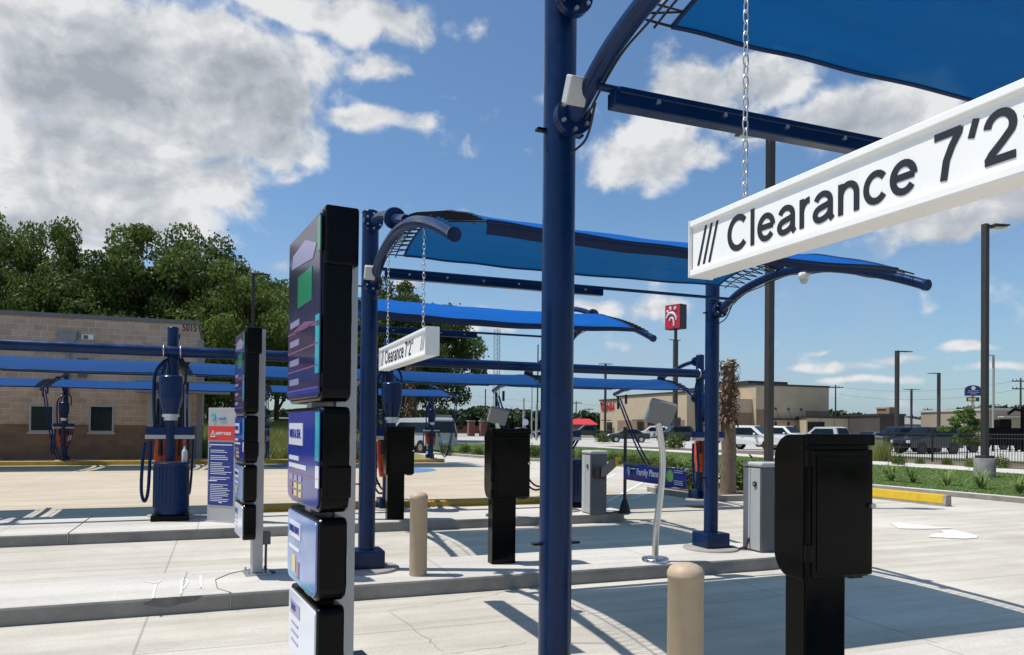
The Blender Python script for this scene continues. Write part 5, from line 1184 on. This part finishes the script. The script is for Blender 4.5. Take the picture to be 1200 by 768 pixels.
b = MB(); b.tube([(.25, 28.3, 5.7), (.22, 28.5, 6.3), (.22, 27.9, 6.5), (.22, 27.5, 6.1)], .16, 6); b.build('script_swirl', REDL, t)
b = MB(); b.bb(15.9, 22.2, -1.5, -.61, 3.1, 3.35); b.build('awning', BRONZE, t)
b = MB()
for x in (16.6, 19, 21.6): b.cyl((x, -1.4, 3.35), (x, -.62, 4.9), .03, n=5)
b.each('awning_rod', BRONZE, t)
for x in (16.4, 19, 21.6): b = MB(); b.bb(x - .15, x + .15, -.85, -.61, 2.2, 2.8); b.build('wall_lamp', BRONZE, t)
for x in (16.4, 19, 21.6): b = MB(); b.bb(x - .15, x + .15, -.80, -.61, 4.75, 5.05); b.build('flood_lamp', BRONZE, t)
b = MB(); b.bb(18, 20.6, -.66, -.604, 0, 2.1); b.build('service_door', BRONZE, t)
def block(name, label, pxa, pxb, top, d, depth, m, roof=None, extra=None):
    a, c = at(pxa, d), at(pxb, d); L_ = (c - a).length; h = zat((pxa + pxb) / 2, top, d)
    t = thing(name, label, 'building', a, math.atan2(c.y - a.y, c.x - a.x)); b = MB(); b.bb(0, L_, 0, depth, 0, h); b.build('wall', m, t)
    b = MB(); b.bb(-.15, L_ + .15, -.15, depth + .15, h + .003, h + .3); b.build('roof_edge', roof or BRONZE, t); return t, L_, h
GRB = mat('grey stucco', (.20, .19, .18), .9, noise=.1, nscale=.5); DKB = mat('dark brown cladding', (.05, .042, .036), .9, noise=.15, nscale=.4)
t, L_, h = block('low_building', 'low tan building between the restaurant and the dark block', 945, 1010, 490.5, 118, 14, STUC)
for k_ in range(3): b = MB(); b.bb(L_ * (.25 + .25 * k_), L_ * (.255 + .25 * k_), -.05, -.003, 0, h - .1); b.build('reveal_joint', STUC2, t)
b = MB(); b.bb(.2, 2.8, -.12, -.003, 1.2, h - .6); b.build('window', GLASS, t)
t, L_, h = block('grey_building', 'grey building with a pale shutter beside the dark block', 1010.5, 1040, 489, 116, 14, GRB); b = MB(); b.bb(.6, 1.2, -.1, -.003, 0, h); b.build('pilaster', DKB, t); b = MB(); b.bb(1.8, 3.2, -.1, -.003, h - 1.0, h - .5); b.build('sign_panel', LG, t)
t, L_, h = block('dark_building', 'dark brown windowless block behind the parked vehicles', 1031, 1060, 487.5, 108, 13, DKB); b = MB(); b.bb(2.9, 3.5, 3, 4, h + .31, h + 1.3); b.build('roof_vent', STUC2, t)
# motel with hipped grey roof and tower
a, c = at(1056, 150), at(1108, 160); t = thing('motel', 'long low motel with pale grey sloping roof in the distance', 'building', a, math.atan2(c.y - a.y, c.x - a.x)); L_ = (c - a).length
b = MB(); b.bb(0, L_, 0, 10, 0, 2.9); b.build('wall', mat('motel wall', (.33, .30, .27), .9, noise=.08), t)
b = MB(); b.add([(-.6, -.6, 2.9), (L_ + .6, -.6, 2.9), (L_ + .6, 10.6, 2.9), (-.6, 10.6, 2.9), (1.2, 5, 5.2), (L_ - 6, 5, 4.4)], [(0, 1, 5, 4), (1, 2, 5), (2, 3, 4, 5), (3, 0, 4), (0, 3, 2, 1)]); b.build('roof', mat('grey shingle', (.24, .24, .245), .9, noise=.12, nscale=2), t)
b = MB(); b.bb(-2.6, .0, 1, 3.6, 0, 6.0); tw = b.build('tower', mat('brick tower', (.26, .15, .11), .9, noise=.1), t); b = MB(); b.bb(-2.8, .2, .8, 3.8, 6.003, 6.3); b.build('tower_cap', STUC, tw)
for x in (3, 7, 11): b = MB(); b.bb(x, x + 1, -.06, -.003, .9, 2.2); b.build('window', GLASS, t)
t, L_, h = block('tan_building', 'tan building with pale roof edge at the far right', 1159, 1250, 481.5, 96, 16, mat('tan wall', (.30, .25, .19), .9, noise=.08), mat('pale fascia', (.42, .40, .37), .8)); b = MB(); b.bb(1.0, 9, -1.4, -.003, h - .9, h - .75); b.build('canopy_shelf', mat('pale fascia', (.42, .40, .37)), t)
# red roofed kiosk far left of the restaurant
a, c = at(668, 165), at(699, 165); t = thing('red_roofed_building', 'small far building with bright red roof left of the restaurant', 'building', a, math.atan2(c.y - a.y, c.x - a.x)); L_ = (c - a).length
b = MB(); b.bb(0, L_, 0, 6, 0, 2.2); b.build('wall', GRB, t); b = MB(); b.add([(-.4, -.5, 2.2), (L_ + .4, -.5, 2.2), (L_ + .4, 6.5, 2.2), (-.4, 6.5, 2.2), (1.2, 3, 3.5), (L_ - 1.2, 3, 3.5)], [(0, 1, 5, 4), (1, 2, 5), (2, 3, 4, 5), (3, 0, 4), (0, 3, 2, 1)]); b.build('roof', mat('red roof', (.55, .03, .03), .5, noise=.08), t)
t, L_, h = block('brick_house', 'far low reddish brick house before the treeline', 532, 562, 500, 175, 9, mat('far brick', (.19, .075, .055), .9, noise=.15, nscale=.5)); b = MB(); b.bb(1, 2, -.05, -.003, .8, 1.8); b.build('window', GLASS, t)
t, L_, h = block('grey_shed', 'small pale grey shed behind the far orange nozzle holder', 511, 524.5, 490.5, 60, 2, mat('shed grey', (.36, .36, .35), .7), mat('shed roof', (.3, .3, .3), .7)); b = MB(); b.bb(.62, .76, -.05, -.003, .9, 1.2); b.build('latch', BLACKM, t)
for px, lb in ((552, 'far brick gate pillar left of the second kiosk'), (566, 'far brick gate pillar close to the second kiosk')):
    p = at(px, 120); t = thing('gate_pillar', lb, 'pillar', p, 0, 'brick gate pillars'); b = MB(); b.bb(-.5, .5, -.5, .5, 0, zat(px, 494, 120)); b.build('shaft', mat('far brick', (.19, .075, .055)), t); b = MB(); b.bb(-.6, .6, -.6, .6, zat(px, 494, 120) + .003, zat(px, 493, 120)); b.build('cap', LG, t)

# stone pier and iron fence
p = gp(1032, 538.5, .1); t = thing('stone_pier', 'square grey stone pier where the black fence begins', 'pier', p, R(8)); b = MB(); b.bb(-.33, .33, -.33, .33, 0, 1.12); b.build('shaft', mat('stone pier', (.17, .16, .15), .95, var=(.10, .095, .09), nscale=5, bump=.5, bscale=15), t); b = MB(); b.bb(-.37, .37, -.37, .37, 1.123, 1.19); b.build('cap', CONCD, t)
IRON = mat('black iron', (.010, .010, .011), .5)
f0 = Vector((p.x + .3, p.y - .2, .1)); f1 = Vector((35.2, -6, .1)); t = thing('iron_fence', 'black iron picket fence along the parking lot on the right', 'fence', f0); D_ = f1 - f0; L_ = D_.length; D_.normalize()
b = MB()
for z in (.14, 1.18, 1.36): a_ = Vector((0, 0, z)); c_ = D_ * L_ + Vector((0, 0, z)); b.cyl(a_, c_, .02, n=6)
b.each('rail', IRON, t); b = MB(); n = int(L_ / .125)
for i in range(n): q_ = D_ * (i * .125); b.bb(q_.x - .0095, q_.x + .0095, q_.y - .0095, q_.y + .0095, .03, 1.44)
b.build('picket', IRON, t)
for i in range(int(L_ / 2.4) + 1): b = MB(); q_ = D_ * (i * 2.4); b.bb(q_.x - .035, q_.x + .035, q_.y - .035, q_.y + .035, 0, 1.52); b.build('fence_post', IRON, t)

# ------------------------------------------------------------------ vehicles
def car(kind, col, loc, heading, label, group='parked vehicles', s=1.):
    m = mat('car paint %s' % col[0], col[1], .22, coat=.8, spec=.5)
    Wd, belt = 1.86, 1.02
    if kind == 'suv': prof = [(0, .42), (-.02, .95), (.06, 1.15), (.32, 1.78), (.55, 1.86), (2.55, 1.84), (3.35, 1.18), (4.45, 1.06), (4.72, .92), (4.78, .45)]; g = [(.42, 1.16), (.62, 1.70), (2.45, 1.70), (3.10, 1.16)]; wb = (.92, 3.78); Wd = 1.94; belt = 1.14
    elif kind == 'pickup': prof = [(0, .55), (0, 1.14), (1.95, 1.16), (2.05, 1.80), (2.35, 1.88), (3.45, 1.86), (4.15, 1.25), (5.35, 1.14), (5.62, 1.0), (5.66, .52)]; g = [(2.18, 1.20), (2.30, 1.74), (3.38, 1.74), (3.95, 1.22)]; wb = (1.15, 4.55); Wd = 2.0; belt = 1.18
    elif kind == 'van': prof = [(0, .42), (0, 1.1), (.05, 1.9), (.2, 2.05), (3.4, 2.02), (4.3, 1.25), (4.95, 1.05), (5.1, .8), (5.12, .42)]; g = [(.4, 1.2), (.45, 1.78), (3.25, 1.78), (3.95, 1.2)]; wb = (.95, 4.1); Wd = 1.98; belt = 1.15
    else: prof = [(0, .40), (-.03, .80), (.10, .98), (.75, 1.03), (1.35, 1.42), (2.55, 1.44), (3.35, 1.0), (4.35, .86), (4.6, .72), (4.64, .38)]; g = [(.98, 1.02), (1.42, 1.36), (2.5, 1.37), (3.15, 1.0)]; wb = (.92, 3.6); Wd = 1.8; belt = .98
    t = thing('parked_' + ('car' if kind == 'sedan' else kind), label, 'car' if kind == 'sedan' else kind, loc, heading, group); t.scale = (s,) * 3
    hw = lambda z: Wd / 2 - max(0, z - belt) * .24
    L_ = prof[-1][0]; xc = L_ / 2
    # body in slices across the width so the sides bulge and tuck in
    n = len(prof); vs = []; fs = []; rows = [(-1, 0), (-.96, .018), (-.6, .03), (.6, .03), (.96, .018), (1, 0)]
    for u, up_ in rows:
        for x, z in prof: vs.append((x - xc, u * hw(z), z + (up_ if z > .6 else 0)))
    for r_ in range(len(rows) - 1):
        for i in range(n): fs.append((r_ * n + i, r_ * n + (i + 1) % n, (r_ + 1) * n + (i + 1) % n, (r_ + 1) * n + i))
    fs += [tuple(range(n)), tuple(range((len(rows) - 1) * n, len(rows) * n))[::-1]]
    b = MB(); b.add(vs, fs); bd = b.build('body', m, t, .05)
    b = MB()
    for s_ in (-1, 1): b.add([(x - xc, s_ * (hw(z) + .012), z) for x, z in g], [(0, 1, 2, 3)])
    b.each('side_window', GLASS, bd)
    b = MB()
    def pane(x0, z0, x1, z1, o_):
        d_ = Vector((x1 - x0, 0, z1 - z0)); nrm = Vector((-d_.z, 0, d_.x)).normalized() * o_; a0, a1 = .10, .92
        pts = []
        for k_, sg in ((a0, -1), (a0, 1), (a1, 1), (a1, -1)):
            x, z = x0 + (x1 - x0) * k_, z0 + (z1 - z0) * k_; pts.append((x - xc + nrm.x, sg * (hw(z) - .14), z + nrm.z + .03))
        return pts
    top_i = [i for i, q in enumerate(prof) if q[1] > belt + .35]
    i1 = top_i[-1]; b.add(pane(*prof[i1], *prof[i1 + 1], .035), [(0, 1, 2, 3)]); b.build('windscreen', GLASS, bd)
    i0 = top_i[0]; b = MB(); b.add(pane(*prof[i0], *prof[i0 - 1], -.035), [(0, 1, 2, 3)]); b.build('rear_window', GLASS, bd)
    wr = .38 if kind in ('suv', 'pickup') else .34
    for x in wb:
        for s_ in (-1, 1):
            b = MB(); b.lathe([(wr * .62, -.10), (wr * .95, -.11), (wr, -.07), (wr, .07), (wr * .95, .11), (wr * .62, .10)], n=22, M=Matrix.Translation((x - xc, s_ * (Wd / 2 - .10), wr)) @ Matrix.Rotation(R(90), 4, 'X')); w_ = b.build('wheel', RUBBER, t)
            b = MB(); b.lathe([(wr * .60, -.112), (wr * .60, .112)], n=18, M=Matrix.Translation((x - xc, s_ * (Wd / 2 - .095), wr)) @ Matrix.Rotation(R(90), 4, 'X')); b.build('rim', STEEL if col[0] in ('white', 'silver', 'dark green') else BRONZE, w_)
    b = MB()
    for x in wb:
        for s_ in (-1, 1): b.lathe([(wr * 1.16, -.01), (wr * 1.16, .01)], n=20, M=Matrix.Translation((x - xc, s_ * (Wd / 2 + .001), wr + .03)) @ Matrix.Rotation(R(90), 4, 'X'))
    b.each('wheel_arch', BLACKM, bd)
    zf = prof[-2][1]; xf = prof[-1][0] - xc
    for s_ in (-1, 1):
        b = MB(); b.bb(xf - .16, xf + .012, s_ * Wd * .36 - .17, s_ * Wd * .36 + .17, zf - .17, zf + .02); b.build('headlight', mat('headlamp glass', (.55, .55, .52), .1), t, .02)
        b = MB(); b.bb(-xc - .03, -xc + .12, s_ * (Wd / 2 - .13) - .07, s_ * (Wd / 2 - .13) + .07, belt - .22, belt + .06); b.build('taillight', mat('tail lamp red', (.35, .012, .01), .2), t, .01)
        b = MB(); b.bb(g[3][0] - xc - .38, g[3][0] - xc - .24, s_ * (Wd / 2 + .01), s_ * (Wd / 2 + .20), belt, belt + .17); b.build('mirror', m, t, .03)
        b = MB()
        for x in (1.7, 2.7): b.bb(x - xc, x - xc + .16, s_ * (Wd / 2) - .012, s_ * (Wd / 2) + .022, belt - .13, belt - .09)
        b.each('door_handle', m, bd)
    b = MB(); b.bb(xf - .06, xf + .014, -Wd * .24, Wd * .24, zf - .20, zf - .02); b.bb(xf - .06, xf + .016, -Wd * .40, Wd * .40, .42, .52); b.each('grille', BLACKM, t, .01)
    b = MB(); b.bb(xf - .03, xf + .03, -.16, .16, .56, .66) if False else b.bb(-xc - .035, -xc, -.16, .16, .62, .74); b.build('plate', PALE, t)
    return t
Wt, Dk, Nv, Bk, Sv, Gy = ('white', (.72, .72, .70)), ('dark green', (.012, .022, .024)), ('navy', (.008, .013, .028)), ('black', (.006, .006, .007)), ('silver', (.42, .43, .44)), ('grey', (.12, .125, .13))
car('suv', Wt, at(884, 57.5), R(-60), 'white SUV parked right of the cut palm, facing right', s=1.0)
car('pickup', Wt, at(917, 66), R(-72), 'white pickup truck half behind the near lamp pole')
car('sedan', Dk, at(735, 81), R(158), 'dark green sedan with its rear turned right, before the restaurant')
car('suv', Wt, at(763, 99), R(150), 'white hatchback SUV between the sedan and the dark truck')
car('suv', Nv, at(789, 92), R(165), 'dark navy SUV behind the bent reader pole')
car('pickup', Bk, at(690, 100), R(160), 'black pickup behind the sedan at left')
car('suv', Wt, at(976, 78), R(10), 'white SUV whose roof shows above the big kiosk')
car('suv', Sv, at(963, 70), R(100), 'silver car just above the left of the big kiosk lid')
car('sedan', Gy, at(1020, 66), R(185), 'grey car at the right rim of the big kiosk')
car('suv', Bk, at(1049, 56), R(170), 'black SUV behind the stone pier')
car('suv', Bk, at(1085, 52), R(178), 'black SUV in the middle of the row behind the fence')
car('pickup', Nv, at(1107, 56), R(175), 'dark pickup left of the young cypress behind the fence')
car('pickup', Bk, at(1185, 66), R(170), 'black truck at the right edge behind the fence')
car('van', Sv, at(490, 45), R(112), 'silver van behind the farthest kiosk, seen from the rear')
car('suv', Wt, at(322, 88, .5), R(200), 'small white SUV on the street left of the menu boards')
car('pickup', Wt, at(492, 120), R(10), 'white box truck far behind the slim palm')
car('sedan', Bk, at(641, 105), R(190), 'black car far left of the restaurant')
car('sedan', ('maroon', (.10, .02, .02)), at(609, 125), R(185), 'far maroon car above the second kiosk')
# stop sign back by the street
t = thing('road_sign', 'small pale road sign far behind, near the front post', 'road sign', at(615.5, 110)); zc = zat(615.5, 495, 110); b = MB(); b.cyl((0, 0, 0), (0, 0, zc + .4), .05, n=8); b.build('post', LG, t); b = MB(); b.lathe([(.5, -.02), (.5, .02)], n=8, M=Matrix.Translation((0, -.08, zc)) @ Matrix.Rotation(R(90), 4, 'X')); b.build('plate', PALE, t)
# machine with flat panels at the right edge
p = at(1176, 60); t = thing('lift_machine', 'dark machine on a stand behind the fence at the right', 'machine', p, R(-30)); b = MB(); b.bb(-1.4, 1.0, -.6, .6, .5, 1.9); b.bb(-.5, .35, -.55, .55, 1.9, 2.6); b.build('body', DKBOX, t, .05); b = MB(); b.cyl((1.4, 0, 0), (1.4, 0, 3.6), .14, n=10); b.tube([(1.4, 0, 3.3), (.8, 0, 3.4), (.3, 0, 3.0)], .13, 8); b.build('arm', DKBOX, t); b = MB()
for x in (-1, .7):
    for y in (-.5, .5): b.cyl((x, y, 0), (x, y, .5), .08, n=8)
b.each('leg', DKBOX, t)

# ------------------------------------------------------------------ far woodland
def wood_pts(segs, n, depth, seed):
    r = np.random.default_rng(seed); out = []; nr = []
    for (px0, px1, d, top0, top1) in segs:
        m_ = int(n * abs(px1 - px0) / 100); nc = max(4, int(abs(px1 - px0) / 5))
        for c_ in range(nc):
            px = px0 + (px1 - px0) * (c_ + r.uniform(0, 1)) / nc; dd_ = d + r.uniform(0, depth); tp = top0 + (top1 - top0) * (px - px0) / (px1 - px0) + r.normal(0, 1.6)
            p = at(px, dd_); h = max(2, zat(px, tp, dd_)); w = h * r.uniform(.30, .48); kk = m_ // nc
            dr = r.normal(size=(kk, 3)); dr /= np.linalg.norm(dr, axis=1)[:, None]; q = r.uniform(.7, 1.05, kk)[:, None]; lump = 1 + .25 * np.sin(dr[:, :1] * 6 + c_) * np.cos(dr[:, 2:] * 5)
            out.append(np.array([p.x, p.y, h * .52]) + dr * q * lump * np.array([w, w, h * .48])); nr.append(dr)
    return np.concatenate(out), np.concatenate(nr)
rng = np.random.default_rng(77)
P, N_ = wood_pts([(380, 470, 190, 482, 484), (450, 580, 190, 483, 479), (560, 720, 200, 478, 487), (920, 1010, 210, 478, 486), (1000, 1130, 260, 490, 490), (1120, 1290, 170, 478, 476), (225, 420, 110, 478, 488)], 4200, 25, 5)
o = leaf_mesh('far_woods', P, 1.1, FARL, N_, aspect=1.3); o['kind'] = 'stuff'

# ------------------------------------------------------------------ output
S.view_settings.view_transform = 'Standard'; S.view_settings.look = 'None'; S.view_settings.exposure = 0.0; S.view_settings.gamma = 1; S.view_settings.use_curve_mapping = False
S.render.resolution_x, S.render.resolution_y = 1024, 655
S.cycles.max_bounces = 8; S.cycles.transparent_max_bounces = 16; S.cycles.use_denoising = True
